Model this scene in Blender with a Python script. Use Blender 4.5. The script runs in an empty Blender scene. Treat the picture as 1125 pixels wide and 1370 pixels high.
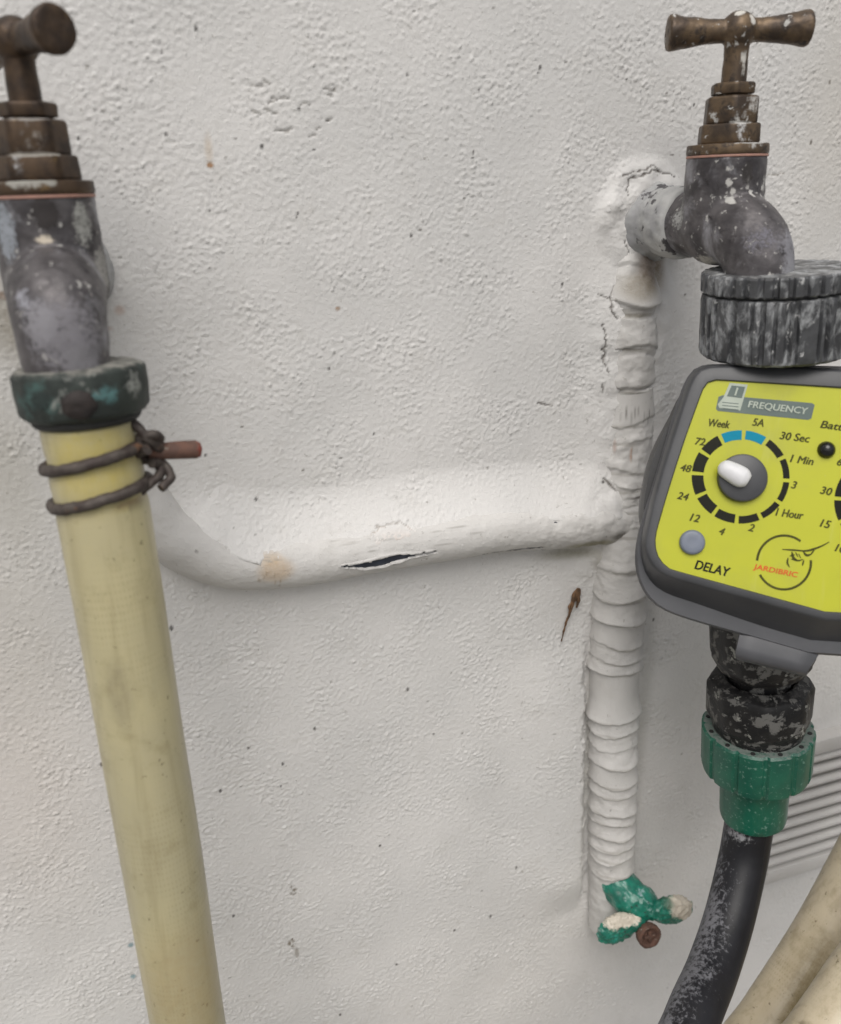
import bpy, bmesh, math, random
import numpy as np
from mathutils import Vector, Matrix, noise as mnoise

random.seed(7)
rng = np.random.default_rng(11)
S = bpy.context.scene
COL = S.collection

# ------------------------------------------------------------------ camera, light, exposure
F, CX, CY, D = 1150.0, 562.5, 685.0, 0.40        # focal length in photo pixels, photo centre, metres to the wall
YAW, PITCH = math.radians(20), math.radians(20)
FW = np.array([math.sin(YAW) * math.cos(PITCH), math.cos(YAW) * math.cos(PITCH), -math.sin(PITCH)])
RT = np.array([math.cos(YAW), -math.sin(YAW), 0.0])
UP = np.cross(RT, FW)
CAM = np.array([0.0, -D, 0.0])

cam = bpy.data.cameras.new('camera')
cam_o = bpy.data.objects.new('camera', cam)
COL.objects.link(cam_o)
cam_o.matrix_world = Matrix(((RT[0], UP[0], -FW[0], CAM[0]), (RT[1], UP[1], -FW[1], CAM[1]),
                             (RT[2], UP[2], -FW[2], CAM[2]), (0, 0, 0, 1)))
cam.sensor_fit = 'VERTICAL'
cam.sensor_height = 24.0
cam.lens = 24.0 * F / 1370.0
cam.clip_start, cam.clip_end = 0.01, 200
cam.dof.use_dof = True
cam.dof.focus_distance = 0.45
cam.dof.aperture_fstop = 5.8
S.camera = cam_o

SUN_EL, SUN_AZ = math.radians(56), math.radians(204)   # azimuth from +y, clockwise: behind the camera, a little left
world = bpy.data.worlds.new('World')
S.world = world
world.use_nodes = True
wn, wl = world.node_tree.nodes, world.node_tree.links
wn.clear()
sky = wn.new('ShaderNodeTexSky')
sky.sky_type = 'NISHITA'
sky.sun_disc = False
sky.sun_elevation = SUN_EL
sky.sun_rotation = SUN_AZ
sky.dust_density = 4.0
hs = wn.new('ShaderNodeHueSaturation')
hs.inputs['Saturation'].default_value = 0.25            # overcast sky
bg = wn.new('ShaderNodeBackground')
bg.inputs['Strength'].default_value = 0.10
wo = wn.new('ShaderNodeOutputWorld')
wl.new(sky.outputs[0], hs.inputs['Color'])
wl.new(hs.outputs[0], bg.inputs['Color'])
wl.new(bg.outputs[0], wo.inputs[0])

sun = bpy.data.lights.new('sun', 'SUN')
sun.energy = 1.35
sun.angle = math.radians(46)
sun.color = (1.0, 0.96, 0.90)
sun_o = bpy.data.objects.new('sun', sun)
COL.objects.link(sun_o)
sdir = Vector((math.sin(SUN_AZ) * math.cos(SUN_EL), math.cos(SUN_AZ) * math.cos(SUN_EL), math.sin(SUN_EL)))
sun_o.rotation_euler = sdir.to_track_quat('Z', 'Y').to_euler()

S.view_settings.view_transform = 'Standard'
S.view_settings.look = 'None'
S.view_settings.gamma = 1.0
S.view_settings.use_curve_mapping = False
S.view_settings.exposure = 0.28

# ------------------------------------------------------------------ helpers: points
def ray(x, y):
    return FW + RT * ((x - CX) / F) + UP * ((CY - y) / F)

def at(x, y, Y=0.0):
    """World point on the plane y = Y that photo pixel (x, y) looks at."""
    d = ray(x, y)
    return CAM + d * ((Y - CAM[1]) / d[1])

def ppm(p):
    """Photo pixels per metre at a world point."""
    return F / float((np.asarray(p) - CAM) @ FW)

def catmull(pts, ds):
    P = [np.asarray(p, float) for p in pts]
    P = [2 * P[0] - P[1]] + P + [2 * P[-1] - P[-2]]
    out = []
    for i in range(1, len(P) - 2):
        p0, p1, p2, p3 = P[i - 1:i + 3]
        n = max(2, int(np.linalg.norm(p2 - p1) / ds))
        for k in range(n):
            t = k / n
            out.append(0.5 * ((2 * p1) + (p2 - p0) * t + (2 * p0 - 5 * p1 + 4 * p2 - p3) * t * t + (3 * p1 - p0 - 3 * p2 + p3) * t ** 3))
    out.append(P[-2])
    return np.array(out)

def sstep(a, b, x):
    t = np.clip((x - a) / (b - a), 0, 1)
    return t * t * (3 - 2 * t)

def polydist(X, Z, poly):
    """Distance in the wall plane of points (X, Z) to a polyline of world points, and the share of its length."""
    best = np.full(X.shape, 1e9)
    par = np.zeros(X.shape)
    n = len(poly) - 1
    for i in range(n):
        a, b = poly[i], poly[i + 1]
        dx, dz = b[0] - a[0], b[2] - a[2]
        L = dx * dx + dz * dz + 1e-12
        t = np.clip(((X - a[0]) * dx + (Z - a[2]) * dz) / L, 0, 1)
        d = np.hypot(X - a[0] - t * dx, Z - a[2] - t * dz)
        m = d < best
        best = np.where(m, d, best)
        par = np.where(m, (i + t) / n, par)
    return best, par

# ------------------------------------------------------------------ helpers: meshes
def set_stain(me, rgba):
    a = me.attributes.new('stain', 'FLOAT_COLOR', 'POINT')
    a.data.foreach_set('color', np.ascontiguousarray(rgba, dtype=np.float32).ravel())

def mesh_obj(name, V, faces, mat, parent=None, origin=None, sharp=None, attrs=None, stain=None):
    V = np.asarray(V, dtype=np.float64).reshape(-1, 3)
    if origin is not None:
        V = V - np.asarray(origin)
    me = bpy.data.meshes.new(name)
    if isinstance(faces, np.ndarray):
        n = len(faces)
        me.vertices.add(len(V))
        me.vertices.foreach_set('co', V.astype(np.float32).ravel())
        me.loops.add(n * 4)
        me.loops.foreach_set('vertex_index', faces.astype(np.int32).ravel())
        me.polygons.add(n)
        me.polygons.foreach_set('loop_start', np.arange(0, n * 4, 4, dtype=np.int32))
        me.update(calc_edges=True)
    else:
        me.from_pydata([tuple(v) for v in V], [], faces)
    me.validate()
    me.polygons.foreach_set('use_smooth', np.ones(len(me.polygons), dtype=bool))
    if sharp:
        me.set_sharp_from_angle(angle=math.radians(sharp))
    for k, v in (attrs or {}).items():
        a = me.attributes.new(k, 'FLOAT', 'POINT')
        a.data.foreach_set('value', np.asarray(v, dtype=np.float32).ravel())
    if stain is not None:
        set_stain(me, stain)
    me.materials.append(mat)
    o = bpy.data.objects.new(name, me)
    COL.objects.link(o)
    if parent is not None:
        o.parent = parent
    elif origin is not None:
        o.location = tuple(origin)
    return o

def tag(o, label, cat, group=None, kind=None):
    if label:
        o['label'] = label
    if cat:
        o['category'] = cat
    if group:
        o['group'] = group
    if kind:
        o['kind'] = kind
    return o

def thing(name, label, cat, loc, group=None, mat=None):
    o = bpy.data.objects.new(name, None)
    COL.objects.link(o)
    o.empty_display_size = 0.02
    if mat is not None:
        o.matrix_world = mat
    else:
        o.location = tuple(loc)
    return tag(o, label, cat, group)

def frame_from(d, ref=(0, 0, 1)):
    d = np.asarray(d, float) / np.linalg.norm(d)
    ref = np.asarray(ref, float)
    if abs(d @ ref) > 0.98:
        ref = np.array([1.0, 0, 0])
    a = np.cross(ref, d)
    a /= np.linalg.norm(a)
    return a, np.cross(d, a), d

class MB:
    """Collects closed shapes for one mesh."""
    def __init__(self):
        self.V, self.Fc = [], []

    def add(self, V, Fc):
        n = len(self.V)
        self.V += [tuple(map(float, v)) for v in V]
        self.Fc += [tuple(i + n for i in f) for f in Fc]
        return self

    def lathe(self, prof, n=48, p0=(0, 0, 0), d=(0, 0, 1), mod=None, cap=True, ref=(0, 0, 1), rot=0.0):
        """prof: (radius, height along d). mod(theta, height, radius) -> radius."""
        a, b, d = frame_from(d, ref)
        if list(d) == [0, 0, 1]:
            a, b = np.array([1., 0, 0]), np.array([0, 1., 0])
        p0 = np.asarray(p0, float)
        V, Fc = [], []
        for r, h in prof:
            for k in range(n):
                t = 2 * math.pi * k / n + rot
                rr = mod(t, h, r) if mod else r
                V.append(p0 + d * h + a * rr * math.cos(t) + b * rr * math.sin(t))
        m = len(prof)
        for i in range(m - 1):
            for k in range(n):
                k2 = (k + 1) % n
                Fc.append((i * n + k, i * n + k2, (i + 1) * n + k2, (i + 1) * n + k))
        if cap:
            Fc.append(tuple(reversed(range(n))))
            Fc.append(tuple((m - 1) * n + k for k in range(n)))
        return self.add(V, Fc)

    def tube(self, pts, rad, n=16, ref=(0, -1, 0), squash=1.0):
        pts = np.asarray(pts, float)
        m = len(pts)
        rad = [rad] * m if np.isscalar(rad) else rad
        T = np.gradient(pts, axis=0)
        V, Fc = [], []
        prev = None
        for i in range(m):
            t = T[i] / (np.linalg.norm(T[i]) + 1e-12)
            u = np.asarray(ref, float) if prev is None else prev
            u = u - t * (u @ t)
            if np.linalg.norm(u) < 1e-6:
                u = np.array([1.0, 0.1, 0]) - t * t[0]
            u /= np.linalg.norm(u)
            prev = u
            w = np.cross(t, u)
            for k in range(n):
                q = 2 * math.pi * k / n
                V.append(pts[i] + rad[i] * (u * math.cos(q) * squash + w * math.sin(q)))
        for i in range(m - 1):
            for k in range(n):
                k2 = (k + 1) % n
                Fc.append((i * n + k, i * n + k2, (i + 1) * n + k2, (i + 1) * n + k))
        Fc.append(tuple(reversed(range(n))))
        Fc.append(tuple((m - 1) * n + k for k in range(n)))
        return self.add(V, Fc)

    def ball(self, c, r, M=None, n=24):
        r = (r, r, r) if np.isscalar(r) else r
        V, Fc = [(0, 0, 1)], []
        m = n // 2
        for i in range(1, m):
            p = math.pi * i / m
            for k in range(n):
                q = 2 * math.pi * k / n
                V.append((math.sin(p) * math.cos(q), math.sin(p) * math.sin(q), math.cos(p)))
        V.append((0, 0, -1))
        for k in range(n):
            k2 = (k + 1) % n
            Fc.append((0, 1 + k, 1 + k2))
            for i in range(m - 2):
                Fc.append((1 + i * n + k, 1 + (i + 1) * n + k, 1 + (i + 1) * n + k2, 1 + i * n + k2))
            b = 1 + (m - 2) * n
            Fc.append((b + k, len(V) - 1, b + k2))
        V = np.array(V) * np.array(r)
        if M is not None:
            V = V @ np.asarray(M).T
        return self.add(V + np.asarray(c, float), Fc)

    def box(self, c, half, M=None):
        V = np.array([(x, y, z) for x in (-1, 1) for y in (-1, 1) for z in (-1, 1)], float) * np.array(half)
        if M is not None:
            V = V @ np.asarray(M).T
        return self.add(V + np.asarray(c, float), [(0, 1, 3, 2), (4, 6, 7, 5), (0, 4, 5, 1), (2, 3, 7, 6), (0, 2, 6, 4), (1, 5, 7, 3)])

    def loft(self, loops, cap0=True, cap1=True):
        n = len(loops[0])
        V, Fc = [], []
        for L in loops:
            V += [tuple(p) for p in L]
        for i in range(len(loops) - 1):
            for k in range(n):
                k2 = (k + 1) % n
                Fc.append((i * n + k, i * n + k2, (i + 1) * n + k2, (i + 1) * n + k))
        if cap0:
            Fc.append(tuple(reversed(range(n))))
        if cap1:
            Fc.append(tuple((len(loops) - 1) * n + k for k in range(n)))
        return self.add(V, Fc)

    def build(self, name, mat, parent=None, origin=None, sharp=35, bevel=0.0, seg=2, fuse=0.0, rough=0.0, rscale=300.0,
              stains=None, smooth=0):
        me = bpy.data.meshes.new(name)
        V = np.array(self.V)
        if origin is not None:
            V = V - np.asarray(origin)
        me.from_pydata([tuple(v) for v in V], [], self.Fc)
        bm = bmesh.new()
        bm.from_mesh(me)
        bmesh.ops.recalc_face_normals(bm, faces=bm.faces)
        bm.to_mesh(me)
        bm.free()
        o = bpy.data.objects.new(name, me)
        COL.objects.link(o)
        mods = False
        if bevel:
            m = o.modifiers.new('bevel', 'BEVEL')
            m.width, m.segments, m.limit_method, m.angle_limit = bevel, seg, 'ANGLE', math.radians(30)
            mods = True
        if fuse:
            m = o.modifiers.new('remesh', 'REMESH')
            m.mode, m.voxel_size = 'VOXEL', fuse
            m = o.modifiers.new('smooth', 'SMOOTH')
            m.factor, m.iterations = 0.5, smooth or 6
            mods = True
        if mods:
            dg = bpy.context.evaluated_depsgraph_get()
            me2 = bpy.data.meshes.new_from_object(o.evaluated_get(dg))
            o.modifiers.clear()
            o.data = me2
            bpy.data.meshes.remove(me)
            me = me2
            me.name = name
        if rough:
            co = np.empty(len(me.vertices) * 3, dtype=np.float32)
            no = np.empty_like(co)
            me.vertices.foreach_get('co', co)
            me.vertices.foreach_get('normal', no)
            co, no = co.reshape(-1, 3), no.reshape(-1, 3)
            dd = np.array([mnoise.fractal(Vector(c) * rscale, 1.0, 2.0, 3) for c in co.astype(float)])
            me.vertices.foreach_set('co', (co + no * (dd * rough)[:, None]).astype(np.float32).ravel())
            me.update()
        me.polygons.foreach_set('use_smooth', np.ones(len(me.polygons), dtype=bool))
        if sharp and not fuse:
            me.set_sharp_from_angle(angle=math.radians(sharp))
        if stains:
            co = np.empty(len(me.vertices) * 3, dtype=np.float32)
            me.vertices.foreach_get('co', co)
            set_stain(me, stain_array(co.reshape(-1, 3), stains))
        me.materials.clear()
        me.materials.append(mat)
        if parent is not None:
            o.parent = parent
        elif origin is not None:
            o.location = tuple(origin)
        return o

def stain_array(P, stains):
    """stains: (centre, radius or (rx, ry, rz), colour, strength) blotches with soft edges -> RGBA per point."""
    A = np.zeros((len(P), 4))
    for c, r, colr, al in stains:
        r = np.array((r, r, r) if np.isscalar(r) else r)
        d = np.linalg.norm((P - np.asarray(c)) / r, axis=1)
        a = al * (1 - sstep(0.35, 1.0, d))
        A[:, :3] = np.where(a[:, None] > 1e-4, A[:, :3] * (1 - a[:, None]) + np.array(colr) * a[:, None], A[:, :3]) if False else \
            A[:, :3] + (np.array(colr) - A[:, :3]) * (a / np.maximum(a + A[:, 3] * (1 - a), 1e-6))[:, None]
        A[:, 3] = a + A[:, 3] * (1 - a)
    return A

# ------------------------------------------------------------------ materials
class Mat:
    def __init__(self, name):
        self.m = bpy.data.materials.new(name)
        self.m.use_nodes = True
        self.t = self.m.node_tree
        self.t.nodes.clear()
        self.out = self.n('ShaderNodeOutputMaterial')
        self.p = self.n('ShaderNodeBsdfPrincipled')
        self.l(self.p.outputs[0], self.out.inputs[0])
        self.tc = self.n('ShaderNodeTexCoord')

    def n(self, t, **k):
        x = self.t.nodes.new(t)
        for a, b in k.items():
            setattr(x, a, b)
        return x

    def l(self, a, b):
        self.t.links.new(a, b)

    def noise(self, scale, detail=4, rough=0.55, stretch=(1, 1, 1), off=(0, 0, 0), dist=0.0):
        mp = self.n('ShaderNodeMapping')
        mp.inputs['Scale'].default_value = stretch
        mp.inputs['Location'].default_value = off
        self.l(self.tc.outputs['Object'], mp.inputs[0])
        x = self.n('ShaderNodeTexNoise')
        x.inputs['Scale'].default_value = scale
        x.inputs['Detail'].default_value = detail
        x.inputs['Roughness'].default_value = rough
        x.inputs['Distortion'].default_value = dist
        self.l(mp.outputs[0], x.inputs['Vector'])
        return x.outputs['Fac']

    def ramp(self, v, lo, hi):
        r = self.n('ShaderNodeMapRange')
        r.interpolation_type = 'SMOOTHSTEP'
        r.inputs['From Min'].default_value = lo
        r.inputs['From Max'].default_value = hi
        self.l(v, r.inputs['Value'])
        return r.outputs[0]

    def math(self, op, a, b=None):
        x = self.n('ShaderNodeMath', operation=op)
        for i, v in enumerate((a, b)):
            if v is None:
                continue
            if isinstance(v, (int, float)):
                x.inputs[i].default_value = v
            else:
                self.l(v, x.inputs[i])
        return x.outputs[0]

    def mix(self, f, a, b):
        x = self.n('ShaderNodeMix', data_type='RGBA')
        for s, v in ((x.inputs[0], f), (x.inputs[6], a), (x.inputs[7], b)):
            if isinstance(v, (int, float)):
                s.default_value = v
            elif isinstance(v, tuple):
                s.default_value = v + (1,) if len(v) == 3 else v
            else:
                self.l(v, s)
        return x.outputs[2]

    def fmix(self, f, a, b):
        x = self.n('ShaderNodeMix', data_type='FLOAT')
        for s, v in ((x.inputs[0], f), (x.inputs[2], a), (x.inputs[3], b)):
            if isinstance(v, (int, float)):
                s.default_value = v
            else:
                self.l(v, s)
        return x.outputs[0]

    def attr(self, name):
        return self.n('ShaderNodeAttribute', attribute_name=name)

def weathered(name, c1, c2, scale=120, rough=0.5, metal=0.0, layers=(), bump=0.15, bscale=500, bdist=0.0004,
              stain=False, stain_noise=350, dust=None, spec=0.5, coat=0.0):
    """c1/c2 mottled by noise; layers: dicts(col, scale, lo, hi, stretch, rough, metal); dust: (colour, lo, hi, scale) on upward faces."""
    M = Mat(name)
    seed = (hash(name) % 97) * 0.37 if False else sum(map(ord, name)) * 0.013
    c = M.mix(M.ramp(M.noise(scale, 5, 0.6, off=(seed, seed, seed)), 0.35, 0.65), c1, c2)
    r, mt = rough, metal
    hgt = M.noise(bscale, 4, 0.6)
    for i, L in enumerate(layers):
        f = M.ramp(M.noise(L['scale'], L.get('detail', 5), L.get('nr', 0.65), L.get('stretch', (1, 1, 1)), (seed + i * 3.1, i * 1.7, seed), L.get('dist', 0.3)),
                   L['lo'], L['hi'])
        if 'around' in L:
            w = M.math('COSINE', M.math('MULTIPLY', M.math('SUBTRACT', M.attr('tu').outputs['Fac'], L['around'][0]), 2 * math.pi))
            nz_ = M.noise(L['scale'], 6, 0.7, L.get('stretch', (1, 1, 1)), (seed, 5.0, 1.0), 0.3)
            f = M.ramp(M.math('ADD', M.math('ADD', nz_, M.math('MULTIPLY', w, L['around'][1])), M.math('MULTIPLY', M.math('SUBTRACT', M.noise(28, 3), 0.5), 0.35)), L['lo'], L['hi'])
        if 'k' in L:
            f = M.math('MULTIPLY', f, L['k'])
        c = M.mix(f, c, L['col'])
        r = M.fmix(f, r, L.get('rough', 0.75))
        mt = M.fmix(f, mt, L.get('metal', 0.0))
        hgt = M.math('ADD', hgt, M.math('MULTIPLY', f, L.get('h', 0.5)))
    if dust:
        g = M.n('ShaderNodeNewGeometry')
        sx = M.n('ShaderNodeSeparateXYZ')
        M.l(g.outputs['Normal'], sx.inputs[0])
        f = M.ramp(M.math('ADD', sx.outputs[2], M.math('MULTIPLY', M.math('SUBTRACT', M.noise(dust[3], 6, 0.7), 0.5), 1.6)), dust[1], dust[2])
        c = M.mix(f, c, dust[0])
        r = M.fmix(f, r, 0.85)
        mt = M.fmix(f, mt, 0.0)
    if stain:
        a = M.attr('stain')
        al = M.math('ADD', a.outputs['Alpha'], M.math('MULTIPLY', M.math('SUBTRACT', M.noise(stain_noise, 6, 0.7), 0.5), 1.7))
        al = M.math('MULTIPLY', M.ramp(al, 0.30, 0.68), M.math('GREATER_THAN', a.outputs['Alpha'], 0.03))
        c = M.mix(al, c, a.outputs['Color'])
        r = M.fmix(al, r, 0.8)
        mt = M.fmix(al, mt, 0.0)
        hgt = M.math('ADD', hgt, M.math('MULTIPLY', al, 0.5))
    M.l(c, M.p.inputs['Base Color']) if not isinstance(c, tuple) else None
    for s, v in (('Roughness', r), ('Metallic', mt)):
        if isinstance(v, (int, float)):
            M.p.inputs[s].default_value = v
        else:
            M.l(v, M.p.inputs[s])
    M.p.inputs['Specular IOR Level'].default_value = spec
    M.p.inputs['Coat Weight'].default_value = coat
    b = M.n('ShaderNodeBump')
    b.inputs['Strength'].default_value = bump
    b.inputs['Distance'].default_value = bdist
    M.l(hgt, b.inputs['Height'])
    M.l(b.outputs[0], M.p.inputs['Normal'])
    return M.m

LIME = (0.42, 0.41, 0.39)
CREAM = (0.55, 0.50, 0.42)

def wall_material(name, base=(0.67, 0.655, 0.637), alt=(0.60, 0.59, 0.575)):
    M = Mat(name)
    c = M.mix(M.ramp(M.noise(9, 4), 0.35, 0.65), base, alt)
    c = M.mix(M.math('MULTIPLY', M.ramp(M.noise(60, 5, 0.7), 0.52, 0.75), 0.25), c, (0.45, 0.43, 0.39))
    c = M.mix(M.math('MULTIPLY', M.ramp(M.noise(260, 3, 0.6), 0.66, 0.74), 0.45), c, (0.22, 0.20, 0.17))
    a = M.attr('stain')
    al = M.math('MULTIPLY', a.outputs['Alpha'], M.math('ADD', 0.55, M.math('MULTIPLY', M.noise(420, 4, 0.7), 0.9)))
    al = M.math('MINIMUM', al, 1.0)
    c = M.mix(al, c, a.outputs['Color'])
    M.l(c, M.p.inputs['Base Color'])
    M.l(M.fmix(M.ramp(M.noise(40, 3), 0.3, 0.7), 0.50, 0.66), M.p.inputs['Roughness'])
    M.p.inputs['Specular IOR Level'].default_value = 0.35
    b = M.n('ShaderNodeBump')
    b.inputs['Strength'].default_value = 0.35
    b.inputs['Distance'].default_value = 0.0004
    M.l(M.math('ADD', M.noise(1100, 3, 0.6), M.math('MULTIPLY', M.ramp(M.noise(620, 2, 0.5), 0.56, 0.74), 0.8)), b.inputs['Height'])
    M.l(b.outputs[0], M.p.inputs['Normal'])
    return M.m

m_wall = wall_material('wall_paint')
m_pipe = wall_material('pipe_paint', (0.60, 0.585, 0.565), (0.52, 0.505, 0.485))

m_brass = weathered('aged_brass', (0.145, 0.100, 0.061), (0.066, 0.048, 0.036), 110, 0.45, 0.58,
                    [dict(col=(0.040, 0.030, 0.024), scale=190, lo=0.52, hi=0.66, rough=0.6, metal=0.4, h=0.1),
                     dict(col=LIME, scale=190, lo=0.61, hi=0.66, rough=0.8, h=0.6)],
                    bump=0.25, stain=True, dust=((0.30, 0.28, 0.25), 1.05, 1.5, 260))
m_darkbrass = weathered('dark_brass', (0.10, 0.066, 0.042), (0.045, 0.032, 0.025), 110, 0.48, 0.65,
                        [dict(col=(0.17, 0.11, 0.05), scale=150, lo=0.60, hi=0.72, rough=0.45, metal=0.7, h=0.0)],
                        bump=0.25, stain=True, dust=((0.30, 0.27, 0.23), 1.1, 1.6, 260))
m_cast = weathered('tarnished_casting', (0.120, 0.111, 0.114), (0.055, 0.050, 0.053), 85, 0.45, 0.45,
                   [dict(col=(0.30, 0.295, 0.315), scale=55, lo=0.50, hi=0.72, rough=0.55, metal=0.35, h=0.0),
                    dict(col=(0.030, 0.026, 0.028), scale=150, lo=0.58, hi=0.70, rough=0.55, metal=0.3, h=0.1),
                    dict(col=LIME, scale=240, lo=0.605, hi=0.68, rough=0.85, h=0.5)],
                   bump=0.4, stain=True, stain_noise=700, dust=((0.30, 0.295, 0.29), 1.0, 1.6, 300))
m_inlet = weathered('painted_inlet', (0.43, 0.43, 0.42), (0.30, 0.30, 0.305), 70, 0.6, 0.0,
                    [dict(col=(0.10, 0.095, 0.10), scale=75, lo=0.555, hi=0.60, rough=0.5, metal=0.4, h=-0.6)], bump=0.4, stain=True)
m_copper = weathered('washer_fibre', (0.42, 0.22, 0.17), (0.33, 0.19, 0.15), 150, 0.6)
m_patina = weathered('green_patina', (0.042, 0.052, 0.046), (0.020, 0.025, 0.023), 80, 0.62, 0.25,
                     [dict(col=(0.05, 0.10, 0.092), scale=95, lo=0.55, hi=0.72, rough=0.8, h=0.3),
                      dict(col=(0.24, 0.25, 0.23), scale=120, lo=0.60, hi=0.72, rough=0.85, h=0.3)],
                     bump=0.35, stain=True, dust=((0.25, 0.24, 0.215), 0.55, 1.25, 220))
m_rubber = weathered('black_rubber', (0.018, 0.018, 0.018), (0.03, 0.03, 0.028), 100, 0.7)
m_wire = weathered('rusty_wire', (0.10, 0.085, 0.075), (0.055, 0.042, 0.038), 260, 0.65, 0.4,
                   [dict(col=(0.17, 0.085, 0.045), scale=230, lo=0.60, hi=0.72, rough=0.85)], bump=0.5)
m_rust = weathered('rusty_steel', (0.105, 0.060, 0.047), (0.145, 0.075, 0.054), 260, 0.8, 0.2,
                   [dict(col=(0.26, 0.23, 0.19), scale=280, lo=0.58, hi=0.70)], bump=0.6, stain=True)
m_grey = weathered('grey_plastic', (0.052, 0.053, 0.057), (0.043, 0.044, 0.048), 60, 0.42, 0.0,
                   [dict(col=(0.20, 0.20, 0.20), scale=900, lo=0.70, hi=0.78, k=0.5, h=0.0)], bump=0.06, stain=True,
                   dust=((0.17, 0.17, 0.17), 1.0, 1.9, 140))
m_greydark = weathered('dark_plastic', (0.022, 0.022, 0.023), (0.030, 0.030, 0.031), 60, 0.45, bump=0.06)
m_plate = weathered('back_plate_plastic', (0.076, 0.077, 0.084), (0.064, 0.065, 0.071), 60, 0.40, bump=0.05)
m_collar = weathered('limed_plastic', (0.040, 0.041, 0.044), (0.068, 0.070, 0.075), 90, 0.5, 0.0,
                     [dict(col=(0.36, 0.37, 0.38), scale=170, lo=0.46, hi=0.66, stretch=(1, 0.25, 1), rough=0.85, h=0.3, k=0.8),
                      dict(col=(0.50, 0.50, 0.50), scale=300, lo=0.60, hi=0.70, stretch=(1, 0.5, 1), rough=0.9, h=0.3, k=0.8)],
                     bump=0.35, dust=((0.38, 0.38, 0.37), 0.8, 1.6, 250))
m_chip = weathered('chipped_black', (0.010, 0.010, 0.011), (0.020, 0.019, 0.019), 90, 0.45, 0.0,
                   [dict(col=(0.15, 0.147, 0.138), scale=150, lo=0.53, hi=0.60, stretch=(1, 1, 0.8), rough=0.85, h=0.5),
                    dict(col=(0.27, 0.27, 0.245), scale=120, lo=0.61, hi=0.64, rough=0.85, h=0.5)],
                   bump=0.5, stain=True, dust=((0.12, 0.115, 0.11), 0.8, 1.4, 260), spec=0.3)
m_green = weathered('green_plastic', (0.004, 0.105, 0.062), (0.003, 0.080, 0.050), 60, 0.38, 0.0,
                    [dict(col=(0.17, 0.30, 0.24), scale=420, lo=0.56, hi=0.69, rough=0.8, k=0.7, h=0.2)],
                    bump=0.12, dust=((0.19, 0.22, 0.20), 0.55, 1.1, 420), coat=0.1)
m_blackhose = weathered('black_hose', (0.009, 0.009, 0.011), (0.014, 0.014, 0.017), 60, 0.42, 0.0,
                        [dict(col=(0.17, 0.17, 0.185), scale=420, lo=0.565, hi=0.74, stretch=(1, 1, 0.5), rough=0.9, k=0.8, h=0.2, around=(0.42, 0.20))],
                        bump=0.15, stain=True, stain_noise=420, spec=0.28)
m_valve = weathered('flaking_teal_paint', (0.010, 0.190, 0.130), (0.006, 0.115, 0.080), 130, 0.32, 0.0,
                    [dict(col=(0.24, 0.38, 0.36), scale=190, lo=0.56, hi=0.68, rough=0.4, k=0.7),
                     dict(col=(0.02, 0.06, 0.045), scale=220, lo=0.60, hi=0.70, rough=0.6)],
                    bump=0.5, stain=True, stain_noise=340, coat=0.25)
m_white = weathered('white_plastic', (0.66, 0.66, 0.67), (0.60, 0.60, 0.61), 80, 0.4, bump=0.05)
m_button = weathered('blue_grey_plastic', (0.16, 0.18, 0.23), (0.14, 0.16, 0.20), 60, 0.38, bump=0.04)
m_yellow = weathered('yellow_panel', (0.44, 0.45, 0.026), (0.40, 0.415, 0.026), 20, 0.40, 0.0,
                    [dict(col=(0.33, 0.33, 0.07), scale=24, lo=0.46, hi=0.75, rough=0.55, k=0.55, h=0.0), dict(col=(0.50, 0.50, 0.16), scale=90, lo=0.52, hi=0.74, stretch=(1, 0.12, 1), rough=0.6, k=0.35, h=0.0), dict(col=(0.45, 0.45, 0.20), scale=1100, lo=0.70, hi=0.76, rough=0.7, k=0.5, h=0.1)], bump=0.03, bscale=900, spec=0.3)
m_print = weathered('black_print', (0.012, 0.012, 0.008), (0.016, 0.016, 0.01), 60, 0.5, bump=0.0, spec=0.12)
m_ink = weathered('olive_print', (0.055, 0.055, 0.012), (0.075, 0.075, 0.015), 60, 0.5, bump=0.0, spec=0.12)
m_blue = weathered('blue_print', (0.006, 0.215, 0.33), (0.006, 0.20, 0.31), 60, 0.5, bump=0.0, spec=0.12)
m_red = weathered('red_print', (0.62, 0.10, 0.03), (0.50, 0.10, 0.03), 300, 0.5, bump=0.0, spec=0.12)
m_tagpl = weathered('grey_print', (0.12, 0.15, 0.14), (0.14, 0.17, 0.155), 60, 0.5, bump=0.0, spec=0.12)
m_pale = weathered('pale_print', (0.42, 0.46, 0.40), (0.38, 0.42, 0.36), 200, 0.5, bump=0.0, spec=0.12)
m_led = weathered('indicator_lens', (0.008, 0.008, 0.008), (0.012, 0.012, 0.012), 60, 0.12, bump=0.0)
m_dry = weathered('dry_plant', (0.16, 0.085, 0.04), (0.07, 0.04, 0.02), 300, 0.8)
m_slat = wall_material('vent_paint', (0.56, 0.545, 0.525), (0.48, 0.465, 0.45))
m_ground = weathered('ground_concrete', (0.26, 0.25, 0.23), (0.19, 0.185, 0.17), 3, 0.9,
                     layers=[dict(col=(0.12, 0.11, 0.095), scale=8, lo=0.5, hi=0.7, k=0.6)], bscale=80, bdist=0.003)
m_inner = weathered('inner_black_hose', (0.024, 0.030, 0.046), (0.042, 0.052, 0.078), 200, 0.28)

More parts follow.
